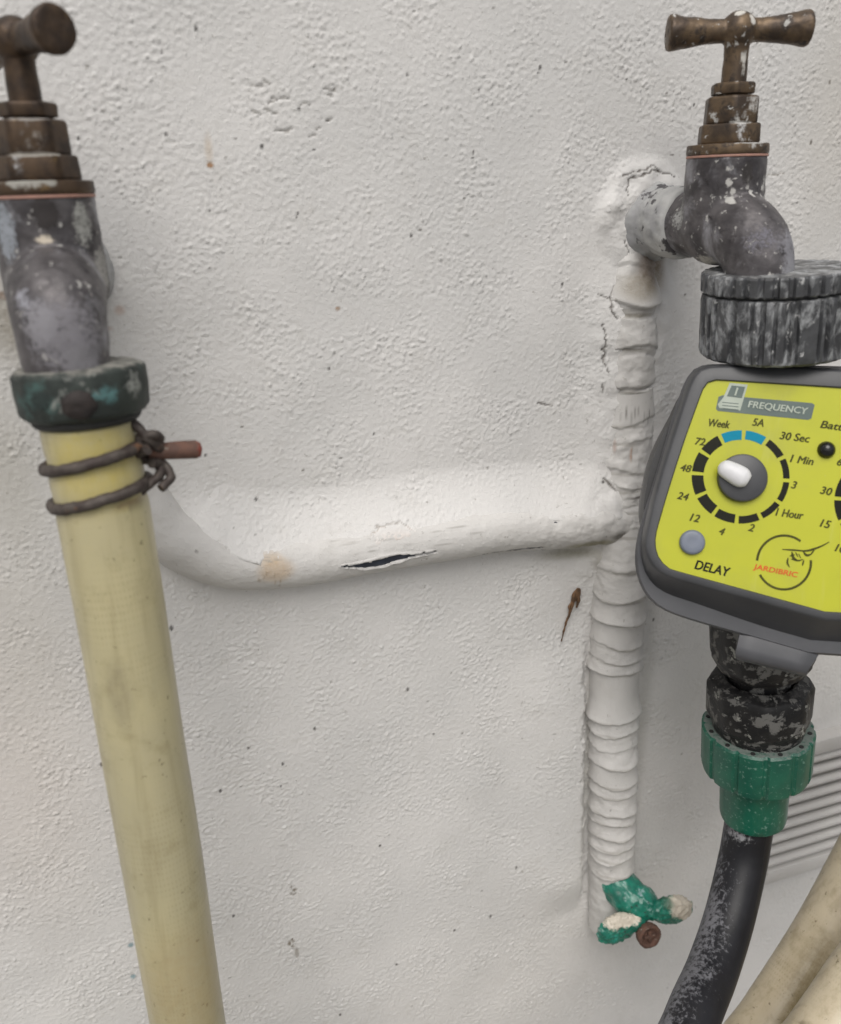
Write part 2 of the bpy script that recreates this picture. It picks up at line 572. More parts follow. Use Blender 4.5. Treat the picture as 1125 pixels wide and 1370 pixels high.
def hose_material(name, base, alt, speck, dirt):
    M = Mat(name)
    c = M.mix(M.ramp(M.noise(16, 4), 0.35, 0.65), base, alt)
    c = M.mix(M.math('MULTIPLY', M.ramp(M.noise(70, 5, 0.7), 0.50, 0.75), 0.45), c, dirt)
    tu, tv = M.attr('tu').outputs['Fac'], M.attr('tv').outputs['Fac']
    nz = M.math('MULTIPLY', M.noise(90, 2), 2.2)
    a = M.math('SINE', M.math('ADD', M.math('ADD', M.math('MULTIPLY', tu, 2 * math.pi * 34), M.math('MULTIPLY', tv, 1150)), nz))
    b = M.math('SINE', M.math('ADD', M.math('SUBTRACT', M.math('MULTIPLY', tu, 2 * math.pi * 34), M.math('MULTIPLY', tv, 1150)), nz))
    br = M.ramp(M.math('MULTIPLY', a, b), 0.1, 0.9)
    br = M.math('MULTIPLY', br, M.ramp(M.noise(45, 3), 0.42, 0.68))
    c = M.mix(M.math('MULTIPLY', M.ramp(M.noise(140, 4, 0.6, (1, 1, 0.06)), 0.48, 0.70), 0.35), c, dirt)
    c = M.mix(M.math('MULTIPLY', br, 0.26), c, dirt)
    c = M.mix(M.math('MULTIPLY', M.ramp(M.noise(330, 3, 0.6), 0.66, 0.72), 0.7), c, speck)
    s = M.attr('stain')
    c = M.mix(M.math('MINIMUM', M.math('MULTIPLY', s.outputs['Alpha'], M.math('MULTIPLY', M.noise(260, 4, 0.7), 2.0)), 1.0), c, s.outputs['Color'])
    M.l(c, M.p.inputs['Base Color'])
    M.l(M.fmix(M.noise(50, 4), 0.24, 0.48), M.p.inputs['Roughness'])
    M.p.inputs['Subsurface Weight'].default_value = 0.12
    M.p.inputs['Subsurface Radius'].default_value = (0.004, 0.003, 0.0015)
    M.p.inputs['Subsurface Scale'].default_value = 1.0
    bp = M.n('ShaderNodeBump')
    bp.inputs['Strength'].default_value = 0.12
    bp.inputs['Distance'].default_value = 0.0006
    M.l(M.math('ADD', M.noise(120, 4), M.math('MULTIPLY', br, 0.5)), bp.inputs['Height'])
    M.l(bp.outputs[0], M.p.inputs['Normal'])
    return M.m

m_yhose = hose_material('yellowed_hose', (0.47, 0.42, 0.25), (0.41, 0.37, 0.235), (0.10, 0.085, 0.04), (0.25, 0.21, 0.11))
m_chose = hose_material('cream_hose', (0.56, 0.485, 0.355), (0.49, 0.42, 0.30), (0.16, 0.12, 0.07), (0.24, 0.185, 0.10))

# ------------------------------------------------------------------ ground
gm = MB()
gm.box((0, -14.5, -1.06), (20, 15, 0.05))
tag(gm.build('ground', m_ground, origin=(0, -14.5, -1.01)), None, None, kind='structure')

# ------------------------------------------------------------------ paths of the two painted pipes on the wall
VP_px = [(868, 300), (864, 400), (858, 540), (850, 650), (841, 760), (829, 900), (826, 1000), (823, 1100), (821, 1180), (820, 1240)]
VP_y = [0.0230, 0.0070, 0.006, 0.003, -0.004, -0.006, -0.007, -0.008, -0.008, -0.008]
VP = catmull([at(x, y, -0.012) * np.array([1, 0, 1]) + np.array([0, d, 0]) for (x, y), d in zip(VP_px, VP_y)], 0.0008)
HP_px = [(97, 330), (108, 420), (130, 520), (158, 610), (186, 672), (225, 722), (290, 752), (360, 758), (440, 750), (520, 735), (600, 722), (680, 712), (750, 707), (838, 700)]
HP_y = [0.016, 0.015, 0.013, 0.009, 0.004, 0.0] + [-0.003] * 8
HP = catmull([at(x, y, -0.010) * np.array([1, 0, 1]) + np.array([0, d, 0]) for (x, y), d in zip(HP_px, HP_y)], 0.0008)
HR = 0.0137

# ------------------------------------------------------------------ wall: one relief sheet with thickness behind
def axis_coords(lo, hi, step, far_lo, far_hi):
    mid = np.arange(lo, hi + step / 2, step)
    a = [far_lo] + list(np.linspace(far_lo, lo, 14)[1:-1])
    b = list(np.linspace(hi, far_hi, 14)[1:-1]) + [far_hi]
    return np.concatenate([a, mid, b])

STEP = 0.00074
gx = axis_coords(-0.125, 0.525, STEP, -3.0, 3.5)
gz = axis_coords(-0.69, 0.115, STEP, -1.01, 1.9)
X, Z = np.meshgrid(gx, gz)
nz, nx = X.shape

def spec_noise(shape, step, wl_lo, wl_hi, stretch=1.0, seed=0):
    r = np.random.default_rng(seed)
    w = np.fft.rfft2(r.standard_normal(shape))
    fz = np.fft.fftfreq(shape[0], step)[:, None] / stretch
    fx = np.fft.rfftfreq(shape[1], step)[None, :]
    k = np.hypot(fx, fz)
    band = np.exp(-(k * wl_lo) ** 2) * (1 - np.exp(-(k * wl_hi) ** 2))
    o = np.fft.irfft2(w * band, s=shape)
    return o / o.std()

fine = spec_noise((nz, nx), STEP, 0.0019, 0.0050, 1.25, 1)
mid = spec_noise((nz, nx), STEP, 0.0040, 0.011, 1.3, 2)
big = spec_noise((nz, nx), STEP, 0.050, 0.20, 1.0, 3)
amp = np.clip(0.95 + 0.38 * spec_noise((nz, nx), STEP, 0.03, 0.10, 1.0, 4), 0.5, 1.6)
pimp = np.clip(spec_noise((nz, nx), STEP, 0.0023, 0.007, 1.1, 5) - 1.35, 0, 2)
pit = np.clip(-spec_noise((nz, nx), STEP, 0.0022, 0.007, 1.3, 6) - 1.9, 0, 2)
dV, sV = polydist(X, Z, VP[::25])
dH, sH = polydist(X, Z, HP[::25])
iH = np.clip((sH * (len(HP[::25]) - 1)).astype(int), 0, len(HP[::25]) - 1)
HT = np.gradient(HP[::25], axis=0)
HT /= np.linalg.norm(HT, axis=1)[:, None]
above = HT[iH, 0] * (Z - HP[::25][iH, 2]) - HT[iH, 2] * (X - HP[::25][iH, 0])      # signed distance, positive on the upper side
inside = sstep(-0.125, -0.118, X) * (1 - sstep(0.518, 0.525, X)) * sstep(-0.69, -0.683, Z) * (1 - sstep(0.108, 0.115, Z))

calm = 1 - 0.15 * (1 - sstep(0.002, 0.022, np.maximum(dH - HR, 0))) * (above > 0)
grain = np.clip(spec_noise((nz, nx), STEP, 0.0014, 0.0042, 1.0, 21) - 1.05, 0, 1.8) + 0.9 * np.clip(spec_noise((nz, nx), STEP, 0.0012, 0.0032, 1.0, 22) - 1.5, 0, 1.6)
relief = (0.000062 * fine + 0.000040 * mid) * amp * calm + 0.00016 * big + 0.00029 * grain * amp * calm + 0.00024 * pimp * calm * amp - 0.00022 * pit * amp
# plaster drawn up against the upper side of the horizontal pipe and against the upper part of the vertical one
up_side = sstep(0.0002, 0.0062, above) * sstep(0.30, 0.42, sH)
def blur(A, sig):
    fz = np.fft.fftfreq(A.shape[0], STEP)[:, None]
    fx = np.fft.rfftfreq(A.shape[1], STEP)[None, :]
    return np.fft.irfft2(np.fft.rfft2(A) * np.exp(-2 * (np.pi * sig) ** 2 * (fz ** 2 + fx ** 2)), s=A.shape)
swell = up_side * 0.0200 * np.clip(1 - dH / 0.037, 0, 1) ** 1.6 * (1 - sstep(0.93, 1.0, sH) * 0.6)
bend = 1 - sstep(at(250, 720)[0], at(320, 720)[0], X)
relief += (1 - bend) * blur(swell, 0.0009) + bend * blur(swell, 0.0048)
top_part = 1 - sstep(0.38, 0.52, sV)
mess = spec_noise((nz, nx), STEP, 0.011, 0.04, 0.9, 8)
relief += sstep(0.02, 0.12, sV) * top_part * (0.0070 * (1 - sstep(0.006, 0.036, dV)) + 0.00034 * mess * (1 - sstep(0.012, 0.034, dV)))
junction = (1 - sstep(0.01, 0.05, np.hypot(X - at(838, 705)[0], Z - at(838, 705)[2])))
relief += junction * (0.003 + 0.0007 * mess)
# raised plaster left of the lower pipe, with a groove against it
side = X - VP[::25][:, 0][np.clip((sV * (len(VP[::25]) - 1)).astype(int), 0, len(VP[::25]) - 1)]
low = sstep(0.48, 0.60, sV) * (1 - sstep(0.90, 0.985, sV))
rag = dV + 0.0006 * mess + 0.0007 * mid * 0.5
relief += low * (side < 0) * 0.0062 * sstep(0.0150, 0.0225, rag) * (1 - sstep(0.025, 0.075, dV))
# round the wall flange of the right tap
fl = at(857, 287)
dF = np.hypot(X - fl[0], Z - fl[2])
relief += (0.0032 + 0.0006 * mess) * (1 - sstep(0.0185, 0.030, dF))

ST = np.zeros((nz, nx, 4), dtype=np.float64)

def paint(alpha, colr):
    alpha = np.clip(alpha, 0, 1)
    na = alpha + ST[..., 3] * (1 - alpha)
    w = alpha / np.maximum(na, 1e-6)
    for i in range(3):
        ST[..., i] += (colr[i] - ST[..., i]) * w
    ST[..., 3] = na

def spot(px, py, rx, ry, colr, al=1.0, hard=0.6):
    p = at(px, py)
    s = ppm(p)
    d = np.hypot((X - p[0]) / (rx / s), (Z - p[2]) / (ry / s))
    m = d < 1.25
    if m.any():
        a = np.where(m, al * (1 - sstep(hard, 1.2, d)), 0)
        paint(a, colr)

def crack(pts, w_px, depth, colr=(0.10, 0.085, 0.07), al=0.8, Y=0.0):
    global relief
    P = [at(x, y, Y) for x, y in pts]
    w = w_px / ppm(P[0])
    lo, hi = np.min(P, axis=0) - 0.01, np.max(P, axis=0) + 0.01
    jag = 0.00045 * mid
    d, s = polydist(X + jag, Z - jag * 0.7, P)
    ww = w * 1.25 * (0.4 + 0.6 * np.sin(np.pi * np.clip(s, 0.04, 0.96)))
    a = 1 - sstep(0.4, 1.25, d / ww)
    relief -= depth * a
    paint(al * a, colr)

DK = (0.045, 0.04, 0.035)
for x, y, r in [(722, 90, 4), (720, 97, 2.5), (633, 204, 3), (632, 211, 3), (398, 285, 3), (397, 290, 2), (838, 106, 3), (262, 38, 4), (217, 70, 3), (222, 180, 3.5), (250, 74, 2.5),
                (447, 472, 2.5), (440, 493, 3), (550, 315, 3), (295, 1058, 4), (332, 1001, 3.5), (378, 1022, 3), (421, 975, 3), (376, 1052, 2.5),
                (136, 1023, 5), (229, 840, 4), (275, 609, 3), (263, 738, 4), (528, 757, 4), (342, 667, 4), (798, 640, 4), (530, 1290, 3), (656, 1226, 3), (608, 1245, 3),
                (874, 829, 3), (752, 380, 3), (500, 580, 3), (640, 120, 2.5), (420, 200, 3), (350, 196, 5), (545, 100, 3), (400, 145, 3), (455, 1357, 3), (508, 1131, 3), (545, 922, 3.5),
                (105, 185, 3), (580, 982, 2.5), (690, 1160, 2.5), (312, 1225, 3), (280, 282, 3), (928, 140, 2.5), (1085, 190, 4), (1110, 110, 3)]:
    spot(x, y, r * 0.62, r * random.uniform(0.6, 1.25), DK, 0.85)
for k in range(120):
    r = random.uniform(0.8, 1.7)
    spot(random.uniform(20, 1110), random.uniform(10, 1360), r * random.uniform(0.8, 2.2), r, (0.15, 0.135, 0.115), random.uniform(0.35, 0.85))
for x, y in [(390, 1262), (392, 1192)]:
    for q in range(7):
        spot(x + random.uniform(-4, 4), y + random.uniform(-5, 6), random.uniform(1.2, 3), random.uniform(1.2, 3.4), (0.18, 0.15, 0.11), random.uniform(0.5, 0.9))
spot(397, 1275, 3, 9, (0.2, 0.17, 0.13), 0.6)
for x, y in [(175, 1264), (178, 1306), (196, 1240)]:
    spot(x, y, 4, 4, (0.10, 0.22, 0.26), 0.7)
spot(281, 221, 5, 4, (0.30, 0.15, 0.06), 0.9)
spot(279, 200, 7, 24, (0.46, 0.34, 0.21), 0.38, 0.2)
spot(452, 413, 4, 3, (0.3, 0.17, 0.08), 0.7)
spot(160, 415, 9, 8, (0.42, 0.27, 0.20), 0.5, 0.2)
spot(140, 440, 12, 4, (0.42, 0.25, 0.20), 0.5, 0.2)
spot(520, 712, 46, 16, (0.52, 0.40, 0.33), 0.35, 0.1)
spot(1140, 140, 130, 260, (0.46, 0.42, 0.36), 0.4, 0.0)  # broad tan tone over the top right of the wall
spot(20, 1050, 150, 330, (0.56, 0.49, 0.44), 0.35, 0.0)  # broad warm tone towards the lower left
spot(10, 820, 120, 260, (0.46, 0.43, 0.38), 0.3, 0.0)  # broad grey-tan tone along the left edge
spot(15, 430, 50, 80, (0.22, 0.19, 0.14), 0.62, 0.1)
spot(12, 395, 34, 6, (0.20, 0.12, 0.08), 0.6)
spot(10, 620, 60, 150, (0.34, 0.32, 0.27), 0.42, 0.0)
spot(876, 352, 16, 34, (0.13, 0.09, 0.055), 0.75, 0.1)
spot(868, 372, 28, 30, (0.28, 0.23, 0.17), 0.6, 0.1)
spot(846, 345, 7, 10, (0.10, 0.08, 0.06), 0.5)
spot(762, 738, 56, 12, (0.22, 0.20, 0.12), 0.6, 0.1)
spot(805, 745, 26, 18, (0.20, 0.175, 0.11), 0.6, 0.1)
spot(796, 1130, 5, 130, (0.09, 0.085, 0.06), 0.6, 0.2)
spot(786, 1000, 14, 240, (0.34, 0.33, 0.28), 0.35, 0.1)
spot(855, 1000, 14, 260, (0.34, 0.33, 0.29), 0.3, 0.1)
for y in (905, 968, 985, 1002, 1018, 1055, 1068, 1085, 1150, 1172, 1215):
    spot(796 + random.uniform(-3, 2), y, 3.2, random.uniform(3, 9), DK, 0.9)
crack([(832, 322), (838, 340), (834, 352), (828, 372), (815, 392), (812, 415), (818, 425)], 1.6, 0.0009)
crack([(803, 432), (805, 455), (802, 478), (808, 497)], 1.5, 0.0008)
crack([(800, 508), (802, 525)], 1.2, 0.0006)
crack([(812, 400), (796, 392)], 1.0, 0.0005)
crack([(835, 262), (838, 240), (872, 228), (900, 235)], 1.3, 0.0006)
crack([(830, 235), (855, 228), (872, 222), (880, 232)], 1.0, 0.0005)
crack([(430, 733), (470, 727), (480, 712), (500, 696), (528, 690), (548, 704)], 1.0, 0.0004, (0.3, 0.26, 0.22), 0.55)
crack([(1005, 235), (1060, 232)], 1.0, 0.0004, (0.3, 0.27, 0.23), 0.6)
crack([(720, 540), (740, 543)], 1.5, 0.0005)
crack([(800, 636), (812, 650)], 2.0, 0.0008)
for k in range(16):
    x, y = random.uniform(330, 440), random.uniform(110, 190)
    crack([(x, y), (x + random.uniform(8, 18), y + random.uniform(-3, 5))], 1.4, 0.0006, (0.24, 0.22, 0.19), 0.55)

Y = -(relief) * inside
V = np.stack([X, Y, Z], axis=-1).reshape(-1, 3)
idx = np.arange(nz * nx).reshape(nz, nx)
Q = np.stack([idx[:-1, :-1], idx[:-1, 1:], idx[1:, 1:], idx[1:, :-1]], axis=-1).reshape(-1, 4)
# back and edges, so that the wall has a body
rim = np.concatenate([idx[0, :], idx[1:, -1], idx[-1, -2::-1], idx[-2:0:-1, 0]])
nb = len(V)
back = V[rim].copy()
back[:, 1] = 0.22
rq = np.stack([rim, nb + np.arange(len(rim)), nb + (np.arange(len(rim)) + 1) % len(rim), np.roll(rim, -1)], axis=-1)
V = np.vstack([V, back])
cor = [nb, nb + nx - 1, nb + nx + nz - 2, nb + 2 * nx + nz - 3]
Q = np.vstack([Q, rq, np.array([[cor[0], cor[3], cor[2], cor[1]]])])
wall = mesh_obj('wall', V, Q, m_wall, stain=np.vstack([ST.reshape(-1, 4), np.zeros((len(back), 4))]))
tag(wall, 'pale painted roughcast wall behind the taps, hoses and pipes', 'wall')
del fine, big, amp, pimp, pit

# ------------------------------------------------------------------ grid tubes (pipes and hoses) with length/around coordinates
def grid_tube(path, rfun, m=72, ref=(0, -1, 0)):
    T = np.gradient(path, axis=0)
    T /= np.linalg.norm(T, axis=1)[:, None]
    s = np.concatenate([[0], np.cumsum(np.linalg.norm(np.diff(path, axis=0), axis=1))])
    ref = np.asarray(ref, float)
    U = ref[None, :] - T * (T @ ref)[:, None]
    U /= np.linalg.norm(U, axis=1)[:, None]
    W = np.cross(T, U)
    th = np.linspace(0, 2 * math.pi, m + 1)
    TH, SS = np.meshgrid(th, s)
    P0 = path[:, None, :] + 0 * TH[..., None]
    R = rfun(SS, TH, path)
    P = P0 + R[..., None] * (U[:, None, :] * np.cos(TH)[..., None] + W[:, None, :] * np.sin(TH)[..., None])
    n = len(path)
    ii = np.arange(n * (m + 1)).reshape(n, m + 1)
    Qd = np.stack([ii[:-1, :-1], ii[:-1, 1:], ii[1:, 1:], ii[1:, :-1]], axis=-1).reshape(-1, 4)
    # close each end with a disc
    V = P.reshape(-1, 3)
    extra, caps = [], []
    for e, row in ((path[0], ii[0]), (path[-1], ii[-1])):
        c = len(V) + len(extra)
        extra.append(e)
        for k in range(0, m, 2):
            q = (c, row[k], row[k + 1], row[k + 2])
            caps.append(q if e is path[-1] else q[::-1])
    V = np.vstack([V, np.array(extra)])
    Qd = np.vstack([Qd, np.array(caps)])
    tu = np.append((TH / (2 * math.pi)).ravel(), [0, 0])
    tv = np.append(SS.ravel(), [0, s[-1]])
    return V, Qd, tu, tv

def vnoise(P, scale, octaves=3):
    return np.array([mnoise.fractal(Vector(p) * scale, 1.0, 2.0, octaves) for p in P])

def simple_tube(name, path, r, mat, label, cat, stains=None, m=64, rfun=None, group=None, wob=0.0):
    f = rfun or (lambda s, t, p: r * (1 + wob * np.sin(s * 55) + wob * np.sin(t * 2 + s * 23)))
    V, Qd, tu, tv = grid_tube(path, f, m)
    o = mesh_obj(name, V, Qd, mat, origin=path[-1], attrs={'tu': tu, 'tv': tv}, stain=stain_array(V, stains or []))
    return tag(o, label, cat, group)

# vertical pipe: uneven bands of paint; the lip of each band sits at a photo height
LIPS = [(372, 2.0, 26), (417, 4.2, 34), (432, -2.5, 8), (472, 2.2, 30), (486, -1.2, 8), (527, 2.0, 36), (531, -2.6, 5), (576, 1.8, 34), (600, 1.6, 18), (640, 1.4, 30), (663, 2.2, 18),
        (690, 1.4, 24), (722, 1.4, 24), (768, 1.4, 26), (806, 2.6, 32), (836, 2.6, 24), (868, 1.2, 20), (888, 1.4, 16), (903, 2.4, 18),
        (966, 3.2, 34), (984, 1.8, 14), (1003, 1.0, 14), (1026, 2.4, 22), (1052, 1.8, 20), (1066, 1.4, 13), (1089, 2.4, 20),
        (1102, 1.4, 12), (1120, 2.0, 16), (1136, 1.6, 14), (1150, 1.6, 13), (1170, 1.6, 18)]

def pipe_r(s, t, path):
    zz = path[:, 2][:, None] + 0 * t
    wob = 0.0008 * np.sin(t * 2 + s * 60) + 0.0006 * np.sin(t * 3 - s * 130 + 1.0)
    z = zz + wob * (1 + 0.9 * (1 - sstep(0.20, 0.27, s)))
    r = 0.0166 - 0.0020 * sstep(0.18, 0.30, s) + 0 * t
    for y, mm, h in LIPS:
        zl = at(825, y, -0.018)[2]
        hh = h / 2000.0
        up = (z - zl) / hh
        band = np.where((up > 0) & (up < 1), (1 - up) ** 1.6, 0) * sstep(-0.06, 0.04, up)
        r = r + mm * (0.00085 if y > 750 else 0.00055) * band * (1 + 0.35 * np.sin(t * 2 + y))
    return r

Vv, Qv, tu, tv = grid_tube(VP, pipe_r, 110)
nzv = vnoise(Vv, 150, 4)
nz2 = vnoise(Vv * np.array([1, 1, 1.6]), 420, 2)
sv = tv / tv.max()
smooth_w = 0.62 + 0.45 * (1 - sstep(0.38, 0.5, sv))
for ya, yb in ((532, 576), (908, 962), (388, 414), (842, 862), (1035, 1050)):          # bare smooth lengths between the bands
    smooth_w *= 1 - 0.85 * sstep(at(830, yb + 6, -0.02)[2], at(830, yb - 4, -0.02)[2], Vv[:, 2]) * (1 - sstep(at(830, ya + 4, -0.02)[2], at(830, ya - 6, -0.02)[2], Vv[:, 2]))
ctr = VP[np.clip((sv * (len(VP) - 1)).round().astype(int), 0, len(VP) - 1)]
outw = Vv - ctr
outw /= (np.linalg.norm(outw, axis=1)[:, None] + 1e-9)
Vv = Vv + outw * ((0.00085 * nzv + 0.0002 * nz2) * smooth_w)[:, None]
stv = [(at(846, 545 + 6 * k, -0.016), (0.012, 0.01, 0.0009), (0.4, 0.38, 0.35), 0.0) for k in range(2)]
for k in range(13):
    x = 826 + k * 4.1 + random.uniform(-1.5, 1.5)
    y0 = random.uniform(540, 552)
    stv.append((at(x, y0 + 10, -0.015), (0.00042, 0.02, random.uniform(0.003, 0.007)), (0.16, 0.14, 0.12), random.uniform(0.4, 0.8)))
stv += [(at(850, 529, -0.015), (0.016, 0.02, 0.0010), (0.13, 0.12, 0.10), 0.8), (at(852, 665, -0.013), (0.009, 0.02, 0.0012), (0.08, 0.07, 0.06), 0.8),
        (at(850, 469, -0.013), (0.010, 0.02, 0.0010), (0.14, 0.125, 0.11), 0.7), (at(855, 424, -0.014), (0.016, 0.02, 0.0022), (0.20, 0.18, 0.14), 0.7),
        (at(848, 610, -0.014), (0.0010, 0.02, 0.006), (0.35, 0.19, 0.11), 0.7), (at(829, 600, -0.012), (0.0010, 0.02, 0.006), (0.35, 0.24, 0.2), 0.6),
        (at(880, 358, -0.012), (0.012, 0.03, 0.016), (0.16, 0.11, 0.075), 0.75), (at(862, 385, -0.012), (0.016, 0.03, 0.010), (0.27, 0.23, 0.17), 0.6), (at(858, 793, -0.014), (0.0016, 0.02, 0.002), (0.10, 0.07, 0.05), 0.9)]
for y, mm, h in LIPS:
    if mm > 1.1:
        stv.append((at(np.interp(y, [360, 800, 1200], [858, 836, 821]), y + 2, -0.02), (0.018, 0.03, 0.0012), (0.25, 0.23, 0.19), 0.42))
for k in range(46):
    y = random.uniform(960, 1180)
    stv.append((at(random.uniform(798, 850), y, -0.02), random.uniform(0.0004, 0.0011), (0.12, 0.11, 0.11), 0.8))
vp = mesh_obj('vertical_pipe', Vv, Qv, m_pipe, origin=VP[-1], stain=stain_array(Vv, stv))
tag(vp, 'painted over vertical pipe with lumpy ring bands, running down to the teal valve', 'pipe')

# horizontal pipe: paint shell split open over a black hose inside
SLIT = [at(x, y, -0.0155) for x, y in [(449, 757), (470, 757), (490, 756), (510, 752), (530, 747), (550, 743), (566, 740), (582, 737)]]
SLITW = [0.5, 2.2, 5.2, 6.2, 5.0, 2.8, 1.6, 0.5]
CRK = [at(x, y, -0.0110) for x, y in [(630, 746), (660, 741), (690, 736), (722, 732)]]
Vh, Qh, tu, tv = grid_tube(HP, lambda s, t, p: HR + 0.0004 * np.sin(s * 70 + t) + 0 * t, 120)
sh = tv / tv.max()
ctr = HP[np.clip((sh * (len(HP) - 1)).round().astype(int), 0, len(HP) - 1)]
outw = Vh - ctr
outw /= (np.linalg.norm(outw, axis=1)[:, None] + 1e-9)
nh = vnoise(Vh, 110, 3)
nh2 = vnoise(Vh * np.array([0.35, 1, 1]), 700, 2)
rough_end = sstep(0.80, 0.92, sh)
disp = 0.00035 * nh + 0.00012 * nh2 + rough_end * 0.0008 * vnoise(Vh, 150, 4)
front = Vh[:, 1] < -0.004
d, s = polydist(Vh[:, 0], Vh[:, 2] + 0.0006 * nh2, SLIT)
w = np.interp(s, np.linspace(0, 1, len(SLITW)), SLITW) / ppm(SLIT[3])
edge = d / w
disp -= front * 0.0034 * (1 - sstep(0.75, 1.05, edge))
disp += front * 0.0009 * np.exp(-((edge - 1.35) / 0.45) ** 2) * (s > 0.02) * (s < 0.98)
d2, s2 = polydist(Vh[:, 0], Vh[:, 2] + 0.0004 * nh2, CRK)
disp -= front * 0.0016 * (1 - sstep(0.0003, 0.0011, d2))
Vh = Vh + outw * disp[:, None]
sth = [(at(368, 762, -0.015), (0.012, 0.03, 0.0085), (0.50, 0.36, 0.22), 0.62), (at(362, 748, -0.015), (0.008, 0.03, 0.0045), (0.55, 0.42, 0.28), 0.45),
       (at(790, 728, -0.012), (0.02, 0.03, 0.004), (0.24, 0.22, 0.13), 0.8), (at(825, 715, -0.012), (0.008, 0.03, 0.003), (0.10, 0.09, 0.07), 0.7),
       (at(528, 757, -0.0155), 0.0014, (0.10, 0.09, 0.08), 0.9), (at(263, 738, -0.0155), 0.0012, (0.10, 0.09, 0.08), 0.9)]
for i in range(len(CRK) - 1):
    for f in np.linspace(0, 1, 6):
        sth.append((CRK[i] * (1 - f) + CRK[i + 1] * f, (0.0028, 0.03, 0.0007), (0.07, 0.06, 0.05), 0.85))
for k in range(22):
    x = random.uniform(300, 640)
    y = np.interp(x, [300, 440, 640], [745, 738, 712]) + random.uniform(-14, 8)
    sth.append((at(x, y, -0.0145), (random.uniform(0.003, 0.009), 0.03, 0.00035), (0.33, 0.31, 0.28), random.uniform(0.3, 0.6)))
for k in range(14):
    x = random.uniform(345, 390)
    sth.append((at(x, random.uniform(765, 785), -0.015), (0.0004, 0.03, random.uniform(0.001, 0.003)), (0.35, 0.28, 0.2), 0.5))
hp = mesh_obj('horizontal_pipe', Vh, Qh, m_pipe, origin=HP[-1], stain=stain_array(Vh, sth))
tag(hp, 'white painted horizontal pipe with a split showing the black hose inside', 'pipe')
core = MB().tube(HP[::6], HR - 0.0009, 48)
core.build('inner_hose', m_inner, hp, origin=HP[-1])

# ------------------------------------------------------------------ taps
def knuckle(n, k):
    return lambda t, h, r: r * (1 + k * abs(math.cos(n * t / 2)) ** 8)

def hexr(t, h, r):
    a = (t % (math.pi / 3)) - math.pi / 6
    return r * 0.93 / math.cos(a) if r * 0.93 / math.cos(a) < r * 1.03 else r * 1.03

TZ = lambda z: z if z < 0.03 else 0.0288 + (z - 0.0325) * 0.90

